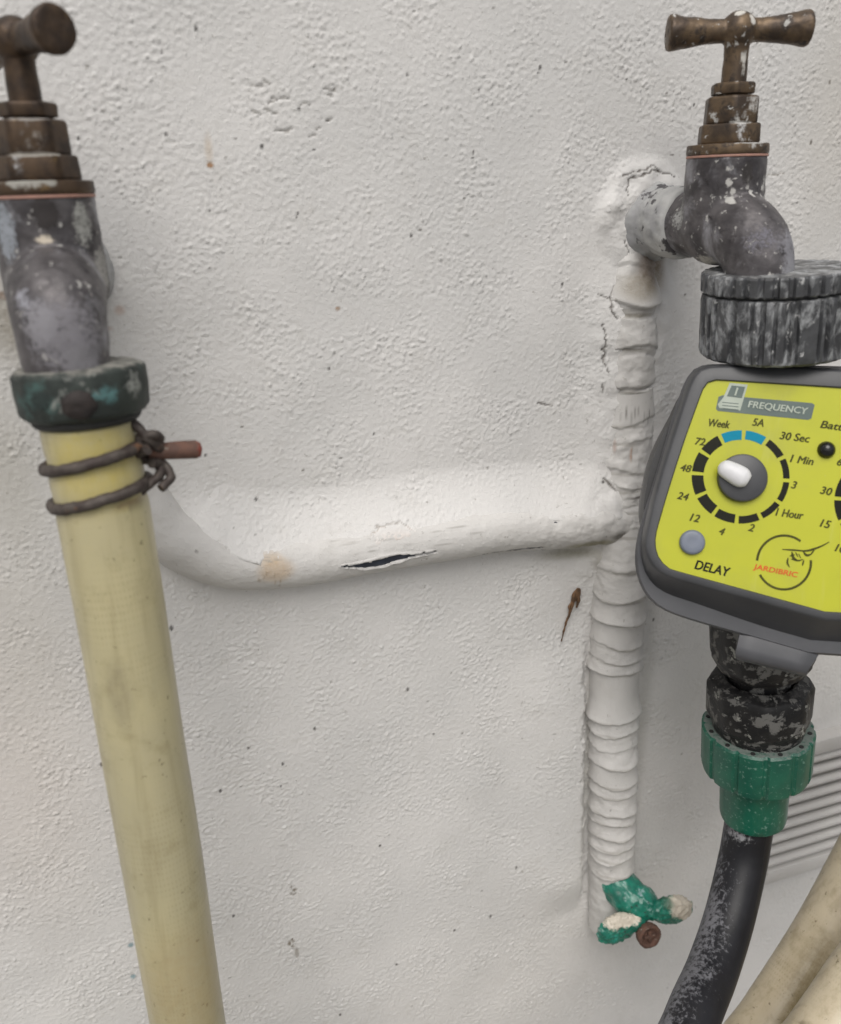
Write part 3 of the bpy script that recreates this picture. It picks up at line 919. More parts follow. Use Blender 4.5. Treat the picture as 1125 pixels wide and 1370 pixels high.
def make_tap(label, loc, lean, bar_angle, group, st_body, st_brass, mbr, tilt=0.0, hexrot=0.0, drop=0.0):
    st_brass = [((c[0], c[1], TZ(c[2])), r, k, a) for c, r, k, a in st_brass]
    M = Matrix.Translation(Vector(loc)) @ Matrix.Rotation(lean, 4, 'Y') @ Matrix.Rotation(tilt, 4, 'X')
    t = thing('brass_tap', label, 'tap', loc, group, mat=M)
    b = MB()
    b.lathe([(0.0180, -0.004), (0.0180, 0.006), (0.0176, 0.018), (0.0174, 0.0290)], 48)
    b.ball((0, 0, 0), (0.0178, 0.0178, 0.0186))
    el = catmull([(0, 0.004, 0.0), (0, -0.008, -0.001), (0, -0.0190, -0.0050), (0, -0.0272, -0.0135), (0, -0.0295, -0.025), (0, -0.0295, -0.038)], 0.002)
    rr = np.interp(np.linspace(0, 1, len(el)), [0, 0.2, 0.45, 0.7, 1.0], [0.0170, 0.0166, 0.0158, 0.0145, 0.0132])
    b.tube(el, list(rr), 32, ref=(1, 0, 0))
    b.tube([(0, 0.0, 0), (0, 0.018, 0), (0, 0.034, 0)], [0.0165, 0.0150, 0.0150], 32, ref=(1, 0, 0))
    b.build('tap_body', m_cast, t, fuse=0.0008, smooth=8, rough=0.00030, rscale=150, stains=st_body)
    n = MB()
    n.lathe([(0.0150, 0.0), (0.0166, 0.001), (0.0172, 0.006), (0.0170, 0.014), (0.0160, 0.019), (0.0165, 0.024), (0.0190, 0.027), (0.0208, 0.031), (0.0212, 0.036)], 48, p0=(0, 0.0225, 0), d=(0, 1, 0))
    n.build('inlet_collar', m_inlet, t, fuse=0.0009, smooth=5, rough=0.0006, rscale=190)
    MB().lathe([(r_ * 0.89, TZ(h_)) for r_, h_ in [(0.0185, 0.0322), (0.0199, 0.0322), (0.0199, 0.0333), (0.0185, 0.0333)]], 64).build('washer', m_copper, t, bevel=0.0002)
    bo = MB()
    bo.lathe([(r_ * 0.89, TZ(h_)) for r_, h_ in [(0.0198, 0.0334), (0.0200, 0.0350), (0.0198, 0.0382), (0.0150, 0.0385)]], 64)
    bo.build('bonnet_flange', mbr, t, bevel=0.0005, stains=st_brass, rough=0.00012, rscale=300)
    bo = MB()
    bo.lathe([(r_ * 0.89, TZ(h_)) for r_, h_ in [(0.0150, 0.0383), (0.0153, 0.0395), (0.0150, 0.0468), (0.0142, 0.0475)]], 72, mod=hexr, rot=hexrot)
    bo.build('bonnet_hexagon', mbr, t, bevel=0.0004, stains=st_brass, rough=0.00012, rscale=300)
    bo = MB()
    bo.lathe([(r_ * 0.89, TZ(h_)) for r_, h_ in [(0.0128, 0.0474), (0.0131, 0.0485), (0.0128, 0.0590), (0.0120, 0.0598)]], 72, mod=hexr, rot=hexrot + 0.4)
    bo.build('bonnet_neck', mbr, t, bevel=0.0004, stains=st_brass, rough=0.00012, rscale=300)
    g = MB()
    g.lathe([(r_ * 0.89, TZ(h_)) for r_, h_ in [(0.0085, 0.0585), (0.0085, 0.0606), (0.0104, 0.0608), (0.0106, 0.0650), (0.0098, 0.0658), (0.006, 0.0660)]], 60, mod=hexr, rot=hexrot + 0.2)
    g.build('gland_nut', mbr, t, bevel=0.0003, stains=st_brass, rough=0.0001)
    MB().lathe([(r_ * 0.89, TZ(h_)) for r_, h_ in [(0.0060, 0.0655), (0.0060, 0.072), (0.0057, 0.0765), (0.0060, 0.082), (0.0072, 0.0865)]], 32).build('stem', mbr, t, stains=st_brass)
    h = MB()
    c = np.array((0, 0, TZ(0.0885) - drop))
    h.ball(c, 0.0077)
    d = np.array((math.cos(bar_angle), math.sin(bar_angle), 0.0))
    for sgn in (-1, 1):
        h.lathe([(0.0046, 0.003), (0.0047, 0.009), (0.0053, 0.016), (0.0062, 0.023), (0.0071, 0.027), (0.0073, 0.0288), (0.0069, 0.0299), (0.0054, 0.0302)], 40, p0=c, d=d * sgn)
    h.build('handle', mbr, t, fuse=0.0006, smooth=5, stains=st_brass, rough=0.00022, rscale=230)
    return t

GT = 'old taps on the wall'
PAINT = (0.52, 0.50, 0.46)
# right tap
rb = []
for k in range(22):
    f = random.uniform(0, 1)
    rb.append(((-0.0075 - 0.004 * f + random.uniform(-0.0016, 0.0016), -0.0155, 0.029 - 0.044 * f), (random.uniform(0.0010, 0.0024), 0.010, random.uniform(0.0012, 0.0034)), LIME, random.uniform(0.32, 0.55)))
for k in range(40):
    rb.append(((random.uniform(-0.012, 0.014), -0.0165, random.uniform(0.004, 0.020)), (random.uniform(0.0006, 0.0018), 0.010, random.uniform(0.0006, 0.0022)), LIME, random.uniform(0.5, 0.8)))
rb += [((0.006, -0.018, 0.010), (0.007, 0.008, 0.003), LIME, 0.62), ((0.010, -0.016, 0.017), (0.003, 0.008, 0.006), LIME, 0.55),
       ((0.009, -0.041, -0.009), (0.014, 0.018, 0.015), (0.19, 0.187, 0.205), 0.66), ((0.006, -0.042, -0.022), (0.014, 0.014, 0.012), (0.25, 0.25, 0.265), 0.55), ((0.012, -0.040, -0.006), (0.006, 0.014, 0.007), (0.30, 0.30, 0.32), 0.42), ((-0.006, -0.034, -0.006), (0.012, 0.012, 0.010), (0.15, 0.145, 0.17), 0.5), ((-0.004, -0.030, -0.014), (0.006, 0.010, 0.005), (0.06, 0.052, 0.055), 0.6),  # pale bluish elbow patches: a highlight put into the colour
       ((-0.011, -0.004, -0.017), (0.011, 0.011, 0.006), (0.42, 0.40, 0.36), 0.7), ((-0.002, -0.019, 0.022), (0.005, 0.006, 0.008), (0.030, 0.026, 0.025), 0.8),
       ((0.000, -0.034, -0.029), (0.010, 0.010, 0.004), LIME, 0.6), ((-0.017, 0.012, 0.004), (0.006, 0.012, 0.012), (0.36, 0.36, 0.35), 0.6)]
rs = [((-0.003, -0.014, 0.043), (0.006, 0.006, 0.0055), (0.58, 0.58, 0.58), 0.8), ((0.010, -0.012, 0.041), (0.006, 0.006, 0.002), LIME, 0.8), ((0.0, -0.02, 0.0365), (0.008, 0.006, 0.0022), LIME, 0.75),
      ((-0.010, -0.006, 0.0905), (0.0045, 0.006, 0.004), PAINT, 0.85), ((0.002, -0.0075, 0.094), (0.003, 0.004, 0.006), PAINT, 0.8), ((-0.003, -0.004, 0.096), (0.004, 0.004, 0.003), PAINT, 0.75),
      ((0.000, -0.006, 0.077), (0.0028, 0.003, 0.0038), PAINT, 0.85), ((0.0008, -0.006, 0.071), (0.0024, 0.003, 0.002), PAINT, 0.75), ((0.002, -0.011, 0.063), (0.009, 0.005, 0.002), (0.26, 0.25, 0.24), 0.7),
      ((0.005, -0.0125, 0.0585), (0.010, 0.004, 0.0015), LIME, 0.7), ((-0.006, -0.0125, 0.0478), (0.016, 0.006, 0.0012), LIME, 0.75), ((0.0, -0.019, 0.0384), (0.02, 0.008, 0.001), LIME, 0.7)]
tapR = make_tap('weathered brass tap with T handle above the yellow watering timer', at(964, 300, -0.053), -0.028, math.radians(-23), GT, rb, rs, m_brass, hexrot=0.3)
# left tap
lb = [((0.002, -0.040, -0.014), (0.019, 0.020, 0.020), (0.165, 0.158, 0.172), 0.62), ((-0.006, -0.040, -0.008), (0.007, 0.014, 0.010), (0.215, 0.21, 0.225), 0.42), ((0.006, -0.040, -0.022), (0.008, 0.014, 0.007), (0.20, 0.195, 0.205), 0.42), ((0.012, -0.013, 0.020), (0.005, 0.010, 0.012), (0.32, 0.32, 0.30), 0.62), ((0.016, -0.008, 0.004), (0.005, 0.012, 0.012), (0.33, 0.32, 0.30), 0.66),
      ((-0.013, -0.013, 0.018), (0.006, 0.009, 0.015), (0.26, 0.28, 0.31), 0.7), ((-0.001, -0.021, 0.0155), (0.0062, 0.007, 0.0026), (0.60, 0.53, 0.43), 0.95),
      ((0.001, -0.019, 0.024), (0.008, 0.007, 0.009), (0.030, 0.025, 0.025), 0.85), ((-0.009, -0.03, -0.003), (0.005, 0.009, 0.007), (0.27, 0.27, 0.30), 0.65),
      ((0.010, -0.028, -0.012), (0.004, 0.010, 0.008), (0.26, 0.26, 0.25), 0.6), ((0.005, -0.019, 0.020), (0.0012, 0.006, 0.0012), LIME, 0.95)]
ls = [((-0.006, -0.014, 0.043), (0.008, 0.006, 0.0045), (0.50, 0.51, 0.52), 0.75), ((0.010, -0.010, 0.051), (0.003, 0.006, 0.004), (0.30, 0.27, 0.26), 0.75), ((0.002, -0.0125, 0.053), (0.0030, 0.004, 0.0055), (0.19, 0.11, 0.035), 0.8),
      ((0.0, -0.012, 0.0475), (0.016, 0.008, 0.0013), (0.30, 0.28, 0.25), 0.75), ((-0.004, -0.018, 0.0372), (0.017, 0.008, 0.0026), (0.30, 0.29, 0.26), 0.8), ((0.0, -0.010, 0.0595), (0.010, 0.006, 0.0012), (0.26, 0.24, 0.22), 0.7)]
tapL = make_tap('weathered brass tap with grey tarnished body above the yellowed hose', at(76, 378, -0.055), -0.030, math.radians(-64), GT, lb, ls, m_darkbrass, hexrot=0.15, drop=0.0022)

# ------------------------------------------------------------------ left: coupling, hose, wire tie
lsp = np.array(tapL.matrix_world @ Vector((0, -0.0285, -0.034)))
HA = at(100, 496, lsp[1])
HPTS = [(117, 560, -0.083), (140, 690, -0.085), (164, 830, -0.088), (190, 990, -0.091), (217, 1150, -0.094), (236, 1270, -0.095), (252, 1370, -0.095)]
hl = [at(x, y, yy) for x, y, yy in HPTS]
axis = hl[1] - hl[0]
axis /= np.linalg.norm(axis)
hl = hl + [hl[-1] + np.array([0.004, 0.0, -0.16]), hl[-1] + np.array([0.02, -0.02, -0.36]), np.array([hl[-1][0] + 0.10, -0.16, -0.985]), np.array([hl[-1][0] + 0.5, -0.25, -0.99])]
LHR = 0.0162
lh_path = catmull(hl, 0.003)
bulge = lambda s, t, p: LHR * (1 - 0.035 * np.exp(-((s - 0.0135) / 0.003) ** 2) - 0.035 * np.exp(-((s - 0.0285) / 0.003) ** 2) + 0.006 * np.sin(s * 43) + 0.008 * np.sin(t * 2 + s * 9))
c0 = hl[0]
sth = [(c0 + axis * 0.012 + np.array([0, -0.016, 0]), (0.02, 0.02, 0.022), (0.50, 0.41, 0.10), 0.55), (c0 + axis * 0.028 + np.array([0.010, -0.012, 0]), (0.009, 0.01, 0.003), (0.26, 0.17, 0.09), 0.6),
       (c0 + axis * 0.010 + np.array([0.012, -0.012, 0]), (0.007, 0.01, 0.004), (0.30, 0.20, 0.10), 0.4), (at(160, 930, -0.105), (0.006, 0.02, 0.02), (0.22, 0.19, 0.12), 0.4),
       (at(255, 1330, -0.11), (0.03, 0.03, 0.05), (0.36, 0.27, 0.13), 0.35)]
simple_tube('garden_hose', lh_path, LHR, m_yhose, 'thick yellowed hose hanging from the tap with the green corroded coupling', 'hose', sth, 72, bulge)

cpl = thing('hose_coupling', 'green corroded brass coupling between tap spout and yellowed hose', 'coupling', c0)
cm = MB()
ctop = c0 - axis * 0.0192
cm.lathe([(0.013, 0.0), (0.0200, 0.0004), (0.0214, 0.002), (0.0216, 0.0085), (0.0211, 0.0155), (0.0199, 0.0173), (0.0150, 0.0176)], 96, p0=ctop, d=axis,
         mod=lambda t, h, r: r * (1 + (0.03 if 0.001 < h < 0.0165 else 0.0) * math.cos(2 * t) ** 6))
cm.build('coupling_nut', m_patina, cpl, origin=c0, bevel=0.0006, rough=0.0004, rscale=170, sharp=50,
         stains=[(np.array([0.008, -0.022, 0]) - axis * 0.012, (0.007, 0.01, 0.005), (0.09, 0.19, 0.19), 0.7), (np.array([0.018, -0.016, 0]) - axis * 0.014, (0.006, 0.01, 0.008), (0.25, 0.26, 0.24), 0.7),
                 (np.array([-0.014, -0.02, 0]) - axis * 0.012, (0.008, 0.01, 0.006), (0.018, 0.028, 0.026), 0.8)])
lug = MB()
lc = ctop + axis * 0.0098 + np.array([-0.001, -0.0202, 0])
lug.ball(lc, (0.0060, 0.0035, 0.0056))
lug.build('lug', weathered('lug_rust', (0.026, 0.019, 0.017), (0.014, 0.011, 0.011), 160, 0.75), cpl, origin=c0, fuse=0.0007, rough=0.0004)
MB().lathe([(0.012, 0.0172), (0.0182, 0.0172), (0.0185, 0.0188), (0.0172, 0.0204), (0.012, 0.0204)], 64, p0=ctop, d=axis).build('gasket', m_rubber, cpl, origin=c0, bevel=0.0004)

wt = thing('wire_tie', 'twisted rusty wire tie with pin, wound twice round the yellowed hose', 'wire tie', c0)
aa, bb, _ = frame_from(axis, (0, -1, 0))
def loop_pts(h, tilt, jitter):
    P = []
    for k in range(73):
        q = 2 * math.pi * k / 72
        rad = LHR * 0.985 + 0.0009
        p = c0 + axis * h + aa * rad * math.cos(q) + bb * rad * math.sin(q)
        p = p + axis * (-(p - c0) @ RT) * tilt
        P.append(p)
    return np.array(P)
for h, tl in ((0.0135, 0.16), (0.0272, 0.17)):
    MB().tube(loop_pts(h, tl, 0), 0.0021, 12).build('wire_loop', m_wire, wt, origin=c0, rough=0.0004, rscale=320, sharp=60)
kn = at(193, 604, -0.088)
tw = MB()
tw.tube(catmull([kn + np.array(v) for v in [(-0.006, 0.004, 0.013), (-0.002, -0.002, 0.010), (0.002, -0.003, 0.005), (0.005, 0.001, 0.0), (0.001, 0.004, -0.004), (-0.003, 0.0, -0.001), (0.001, -0.005, 0.002)]], 0.0008), 0.0019, 12)
tw.tube(catmull([kn + np.array(v) for v in [(-0.004, -0.002, -0.015), (0.001, -0.003, -0.011), (0.005, 0.0, -0.008), (0.002, 0.004, -0.002), (-0.002, 0.0, 0.004), (0.003, -0.004, 0.007), (0.006, 0.001, 0.004)]], 0.0008), 0.0018, 12)
tw.tube(catmull([kn + np.array(v) for v in [(0.002, -0.002, -0.004), (0.006, 0.002, -0.006), (0.008, -0.001, -0.010), (0.004, -0.004, -0.013)]], 0.0008), 0.0017, 12)
tw.build('twisted_end', m_wire, wt, origin=c0, rough=0.0004, rscale=320, sharp=60)
pn = MB()
p1, p2 = at(198, 604, -0.086), at(269, 601, -0.084)
L = np.linalg.norm(p2 - p1)
pn.lathe([(0.0028, 0.0), (0.0031, L * 0.3), (0.0033, L * 0.7), (0.0034, L * 0.9), (0.0028, L * 0.97), (0.0012, L)], 24, p0=p1, d=p2 - p1)
pn.build('pin', m_rust, wt, origin=c0, rough=0.0003, rscale=400, sharp=60, stains=[(p2 - c0, (0.005, 0.006, 0.006), (0.20, 0.045, 0.03), 0.8)])

# ------------------------------------------------------------------ right: watering timer
sp = np.array(tapR.matrix_world @ Vector((0, -0.0285, -0.034)))
beta, ups = math.radians(9), math.radians(3)
N = -FW * math.cos(beta) - RT * math.sin(beta)
N = N * math.cos(ups) + UP * math.sin(ups)
N /= np.linalg.norm(N)
O = at(1128, 650, -0.131)
U = np.cross(UP, N)
U /= np.linalg.norm(U)
Vv_ = np.cross(N, U)
roll = math.radians(-9)
U, Vv_ = U * math.cos(roll) + Vv_ * math.sin(roll), -U * math.sin(roll) + Vv_ * math.cos(roll)
MD = Matrix(((U[0], Vv_[0], N[0], O[0]), (U[1], Vv_[1], N[1], O[1]), (U[2], Vv_[2], N[2], O[2]), (0, 0, 0, 1)))

def loc(px, py, n=0.0):
    d = ray(px, py)
    t = ((O + N * n - CAM) @ N) / (d @ N)
    p = CAM + d * t - O
    return np.array([p @ U, p @ Vv_, n])

def outline(px, n, k=60, mirror=True):
    """left half of an outline, top to bottom, mirrored about the middle of the face"""
    P = [loc(x, y, n)[:2] for x, y in px]
    def ext(a, b):
        f = (0 - a[0]) / (b[0] - a[0])
        return a + (b - a) * f
    if P[0][0] < 0:
        P = [ext(P[1], P[0])] + P
    else:
        P[0] = ext(P[1], P[0])
    if P[-1][0] < 0:
        P = P + [ext(P[-2], P[-1])]
    else:
        P[-1] = ext(P[-2], P[-1])
    P = catmull([np.array([p[0], p[1], 0]) for p in P], 0.0015)
    s = np.concatenate([[0], np.cumsum(np.linalg.norm(np.diff(P, axis=0), axis=1))])
    q = np.linspace(0, s[-1], k)
    Lh = np.stack([np.interp(q, s, P[:, 0]), np.interp(q, s, P[:, 1])], axis=-1)
    R = Lh[1:-1][::-1] * np.array([-1, 1])
    A = np.vstack([Lh, R])
    return np.hstack([A, np.full((len(A), 1), n)])

YEL = [(1125, 520), (1040, 514.5), (975, 510.3), (956, 509.5), (948, 512), (942.7, 517.5), (938.8, 526), (916.5, 588), (895.5, 653), (880, 706), (877, 722), (878.5, 738), (885, 751), (895, 759.5), (909, 764.5), (1015, 793.5), (1122, 823)]
BEZ = [(1125, 495), (1040, 491), (965, 490), (943, 492), (932, 498), (925, 510), (919, 525), (900, 583), (880, 648), (867, 702), (863, 725), (866, 745), (875, 760), (889, 769), (907, 776), (1015, 806), (1122, 836)]
WAL = [(1125, 492), (1040, 489), (965, 487), (940, 489), (928, 496), (920, 508), (914, 524), (895, 583), (876, 646), (861, 702), (857, 735), (863, 765), (878, 785), (900, 797), (925, 805), (1015, 836), (1125, 868)]
FLA = [(1125, 490), (1040, 488), (960, 487), (936, 490), (924, 498), (915, 513), (909, 530), (899, 560), (884, 612), (868, 665), (856, 705), (850, 738), (852, 768), (864, 796), (886, 815), (925, 830), (1015, 856), (1125, 888)]
BCK = [(1125, 500), (1040, 498), (960, 500), (920, 515), (897, 556), (879, 590), (867, 622), (859, 660), (857, 690), (866, 730), (890, 765), (930, 790), (1015, 815), (1125, 840)]

timer = thing('watering_timer', 'grey and yellow watering timer with dial hanging under the right-hand tap', 'watering timer', O, mat=MD)
y0 = outline(YEL, 0.0)
def shrink(A, k, n):
    c = A[:, :2].mean(axis=0)
    B = A.copy()
    dd = B[:, :2] - c
    B[:, :2] -= dd / np.linalg.norm(dd, axis=1)[:, None] * k
    B[:, 2] = n
    return B
fr = MB()
bz = outline(BEZ, 0.0012)
fr.loft([outline(WAL, -0.013), shrink(outline(BEZ, -0.0005), -0.0004, -0.0005), shrink(bz, 0.0004, 0.0010), shrink(bz, 0.0012, 0.0014), shrink(y0, -0.0006, 0.0014), shrink(y0, -0.0001, 0.0009), shrink(y0, 0.0, -0.0004)], True, True)
fr.build('front_housing', m_grey, timer, sharp=40)
pl = MB()
f0 = outline(FLA, -0.0145)
pl.loft([shrink(f0, 0.0016, -0.0195), shrink(f0, 0.0002, -0.0185), shrink(f0, 0.0, -0.0145), shrink(f0, 0.0010, -0.0132)], True, True)
pl.build('back_plate', m_plate, timer, sharp=45)
bk = MB()
b0 = outline(BCK, -0.024)
bk.loft([shrink(b0, 0.012, -0.052), shrink(b0, 0.004, -0.046), shrink(b0, 0.0, -0.034), shrink(b0, 0.0, -0.024), shrink(b0, 0.001, -0.019)], True, True)
bk.build('rear_housing', m_greydark, timer, sharp=45)
face = MB()
face.loft([shrink(y0, -0.0002, -0.0002), shrink(y0, -0.0002, 0.00035)], True, True)
face_o = face.build('face_panel', m_yellow, timer, sharp=30)

# printed marks: thin prints on the panel
Z0 = 0.00035
def flat_poly(pts, name, mat, th=0.00012, parent=None):
    b = MB()
    A = np.array([(p[0], p[1], Z0) for p in pts])
    B = A.copy()
    B[:, 2] = Z0 + th
    b.loft([A, B], True, True)
    return b.build(name, mat, parent or face_o, sharp=30)

def dial_ring(cx, cy, rout, tiltdeg, cols, thick):
    c = loc(cx, cy)
    s = np.linalg.norm(loc(cx + 10, cy) - c) / 10
    R = rout * s
    for k in range(12):
        a0 = math.radians(70 + 30 * k + tiltdeg - 12.6)
        a1 = math.radians(70 + 30 * k + tiltdeg + 12.6)
        th = thick(k) * s
        q = np.linspace(a0, a1, 9)
        pts = [c + np.array([math.cos(a) * R, math.sin(a) * R, 0]) for a in q] + [c + np.array([math.cos(a) * (R - th), math.sin(a) * (R - th), 0]) for a in q[::-1]]
        flat_poly(pts, 'dial_segment', cols(k))
    return c, s, R
TH = [12.5, 13.5, 15, 16, 16, 14.5, 12.5, 10.5, 8.5, 8.0, 8.5, 10.0]
dc, ds_, dR = dial_ring(990, 638, 65.5, 9, lambda k: m_blue if k < 2 else m_print, lambda k: TH[k])
dial_ring(1183, 672, 68, 9, lambda k: m_print, lambda k: 14)

def slope_at(y):
    return 0.085 + (y - 540) * 0.0009

def text(s, px, py, h, mat, slope=None, shear=0.22, bold=0.0, width=None, name='lettering', z=Z0):
    cu = bpy.data.curves.new(name, 'FONT')
    cu.body = s
    cu.align_x, cu.align_y = 'CENTER', 'CENTER'
    cu.shear = shear
    cu.extrude = 0.02
    cu.resolution_u = 3
    tmp = bpy.data.objects.new(name, cu)
    COL.objects.link(tmp)
    dg = bpy.context.evaluated_depsgraph_get()
    me = bpy.data.meshes.new_from_object(tmp.evaluated_get(dg))
    bpy.data.objects.remove(tmp)
    n = len(me.vertices)
    co = np.empty(n * 3, dtype=np.float32)
    me.vertices.foreach_get('co', co)
    co = co.reshape(-1, 3)
    lo, hi = co.min(axis=0), co.max(axis=0)
    sl = slope_at(py) if slope is None else slope
    c = loc(px, py)
    du = loc(px + 10, py + 10 * sl) - c
    ang = math.atan2(du[1], du[0])
    per = np.linalg.norm(du) / math.hypot(10, 10 * sl)
    k = h * per / (hi[1] - lo[1])
    kx = k if width is None else width * per / (hi[0] - lo[0])
    mid = (lo + hi) / 2
    x = (co[:, 0] - mid[0]) * kx
    y = (co[:, 1] - mid[1]) * k
    # heavier strokes: the same letters set again a hair to each side
    steps = [(0, 0, 0)] if not bold else [(0, 0, 0), (-1, 0.4, 1), (1, -0.4, 2), (0.4, 1, 3)]
    polys = [tuple(p.vertices) for p in me.polygons]
    b = MB()
    for sx, sy, q in steps:
        xx, yy = x + sx * bold * k, y + sy * bold * k
        zc = z + (0.0001 + 0.000008 * q) * (co[:, 2] > 0)
        b.add(np.stack([c[0] + xx * math.cos(ang) - yy * math.sin(ang), c[1] + xx * math.sin(ang) + yy * math.cos(ang), zc], axis=-1), polys)
    bpy.data.meshes.remove(me)
    return mesh_obj(name, b.V, b.Fc, mat, face_o, sharp=30)

B1 = 0.03
text('Week', 962, 567, 10.5, m_ink, bold=B1, width=28)
text('5A', 1014, 565.5, 10.5, m_ink, bold=B1, width=15)
text('72', 936.5, 591, 10, m_ink, bold=B1)
text('48', 917.5, 626.5, 10, m_ink, bold=B1)
text('24', 913.5, 664, 10, m_ink, bold=B1)
text('12', 929.5, 693, 10.5, m_ink, bold=B1)
text('4', 965.5, 711, 10, m_ink, bold=B1)
text('2', 1005, 706, 10.5, m_ink, bold=B1)
text('1 Hour', 1056, 687.5, 11, m_ink, slope=0.14, bold=B1, width=37)
text('3', 1062, 649, 10.5, m_ink, bold=B1)
text('1 Min', 1072.5, 615.5, 10.5, m_ink, slope=0.14, bold=B1, width=31)
text('30 Sec', 1063, 585, 11, m_ink, slope=0.12, bold=B1, width=40)
text('Battery', 1124, 573, 14, m_ink, slope=0.14, bold=B1, width=54)
text('60', 1127, 619, 10.5, m_ink, bold=B1)
text('30', 1105, 657, 11, m_ink, bold=B1)
text('15', 1104, 701, 11, m_ink, bold=B1)
text('10', 1124, 734, 11, m_ink, bold=B1)
text('DELAY', 953, 760.5, 12.5, m_print, slope=0.235, shear=0.15, bold=0.03, width=47)
# FREQUENCY plate and the little card icon
flat_poly([loc(x, y) for x, y in [(961, 531), (966, 529), (1086, 539.5), (1089.5, 542), (1085, 560), (1081, 562), (960, 550), (957.5, 547)]], 'frequency_plate', m_tagpl)
text('FREQUENCY', 1040, 546.5, 11, m_pale, slope=0.12, shear=0.12, bold=0.022, width=80, z=Z0 + 0.00030)
flat_poly([loc(x, y) for x, y in [(976, 512.5), (1000, 515), (990, 549.5), (962, 546), (960, 541), (967.5, 532)]], 'card_border', m_pale, 0.00020)
flat_poly([loc(x, y) for x, y in [(978.5, 516), (996.5, 518), (992, 533), (972, 530.5)]], 'card_icon', m_tagpl, 0.00028)
text('1', 984.5, 524.5, 11, m_pale, slope=0.1, shear=0.2, bold=0.02, z=Z0 + 0.00045)
for y in (538, 542, 546):
    flat_poly([loc(x, yy) for x, yy in [(966, y), (988, y + 2.2), (987.6, y + 3.2), (965.6, y + 1.0)]], 'card_line', m_tagpl, 0.00028)

# round emblem
def stroke(px, w, mat, name='emblem_stroke'):
    P = catmull([loc(x, y) for x, y in px], 0.0004)
    w = w if not np.isscalar(w) else [w, w]
    ww = np.interp(np.linspace(0, 1, len(P)), np.linspace(0, 1, len(w)), w) * ds_ / 2
    T = np.gradient(P, axis=0)
    T /= np.linalg.norm(T, axis=1)[:, None] + 1e-12
    Nn = np.stack([-T[:, 1], T[:, 0], 0 * T[:, 0]], axis=-1)
    A = np.vstack([P + Nn * ww[:, None], (P - Nn * ww[:, None])[::-1]])
    b = MB()
    n = len(P)
    V0 = [(p[0], p[1], Z0) for p in A]
    V1 = [(p[0], p[1], Z0 + 0.00012) for p in A]
    m = 2 * n
    Fq = [(i, i + 1, m - 2 - i, m - 1 - i) for i in range(n - 1)]
    Ft = [(m + a, m + b_, m + c_, m + d_) for a, b_, c_, d_ in Fq]
    Fs = [(i, (i + 1) % m, m + (i + 1) % m, m + i) for i in range(m)]
    b.add(V0 + V1, [f[::-1] for f in Fq] + Ft + Fs)
    return b.build(name, mat, face_o, sharp=40)
def arc(c, r, a0, a1, n=24):
    return [(c[0] + r * math.cos(math.radians(a)), c[1] - r * math.sin(math.radians(a))) for a in np.linspace(a0, a1, n)]
EC = (1048.5, 752.5)
stroke(arc(EC, 36, 52, 176), 3.2, m_ink, 'emblem_ring')
stroke(arc(EC, 36, 207, 365), 3.2, m_ink, 'emblem_ring')
stroke([(1046, 735), (1062, 736), (1078, 737), (1090, 734), (1100, 730), (1109, 725)], [1.2, 2.6, 2.2, 3.2, 2.2, 1.0], m_ink)
for px_, w_ in (([(1074, 738), (1079, 743), (1086, 741)], 3.4), ([(1084, 742), (1089, 736)], 2.0), ([(1059, 738), (1061, 746), (1066, 749)], 3.6), ([(1064, 739), (1067, 745)], 1.6),
               ([(1058, 748), (1068, 750), (1074, 748)], 2.4), ([(1054, 746), (1053, 753), (1056, 759)], 2.6), ([(1075, 749), (1073, 757)], 2.2), ([(1068, 741), (1071, 747)], 1.4),
               ([(1056, 744), (1063, 742)], 1.6)):
    stroke(px_, [1.0, w_, w_, 0.8], m_ink)
text('JARDIBRIC', 1037, 764.5, 9.5, m_red, slope=0.20, shear=0.1, bold=0.03, width=60)

# knob, pointer, button, light
c = loc(992, 640)
kb = MB()
kb.lathe([(33.5 * ds_, 0.0003), (33.5 * ds_, 0.0022), (32.5 * ds_, 0.0032), (30 * ds_, 0.0036)], 64, p0=(c[0], c[1], 0))
kn_o = kb.build('dial_knob', m_grey, timer, sharp=40)
tip, tail = loc(964, 623, 0.006), loc(1001, 643, 0.006)
dv = tail - tip
pt = MB()
pts = [tip + dv * f for f in np.linspace(-0.05, 1.02, 12)]
rad = np.interp(np.linspace(0, 1, 12), [0, 0.06, 0.2, 0.6, 0.85, 1], [0.0012, 0.0030, 0.0040, 0.0047, 0.0046, 0.0028])
pt.tube([np.array([p[0], p[1], 0.0052]) for p in pts], list(rad), 20, ref=(0, 0, 1), squash=0.75)
pt.build('pointer', m_white, kn_o, fuse=0.0005, smooth=6)
c2 = loc(1183, 674)
kb = MB()
kb.lathe([(33.5 * ds_, 0.0003), (33.5 * ds_, 0.0022), (32.5 * ds_, 0.0032), (30 * ds_, 0.0036)], 64, p0=(c2[0], c2[1], 0))
kn2 = kb.build('dial_knob', m_grey, timer, sharp=40)
pt = MB()
pt.tube([np.array([c2[0] - 0.006 + k * 0.0011, c2[1] + 0.004 - k * 0.0007, 0.0052]) for k in range(12)], list(rad), 20, ref=(0, 0, 1), squash=0.75)
pt.build('pointer', m_white, kn2, fuse=0.0005, smooth=6)
c3 = loc(926.5, 725.5, 0.002)
bt = MB()
bt.lathe([(17.5 * ds_, 0.0), (17.5 * ds_, 0.0014), (16.2 * ds_, 0.0023), (13.5 * ds_, 0.0026), (6 * ds_, 0.0024)], 48, p0=(c3[0], c3[1], 0))
bt.build('delay_button', m_button, timer, sharp=50)
c4 = loc(1105, 602)
ld = MB()
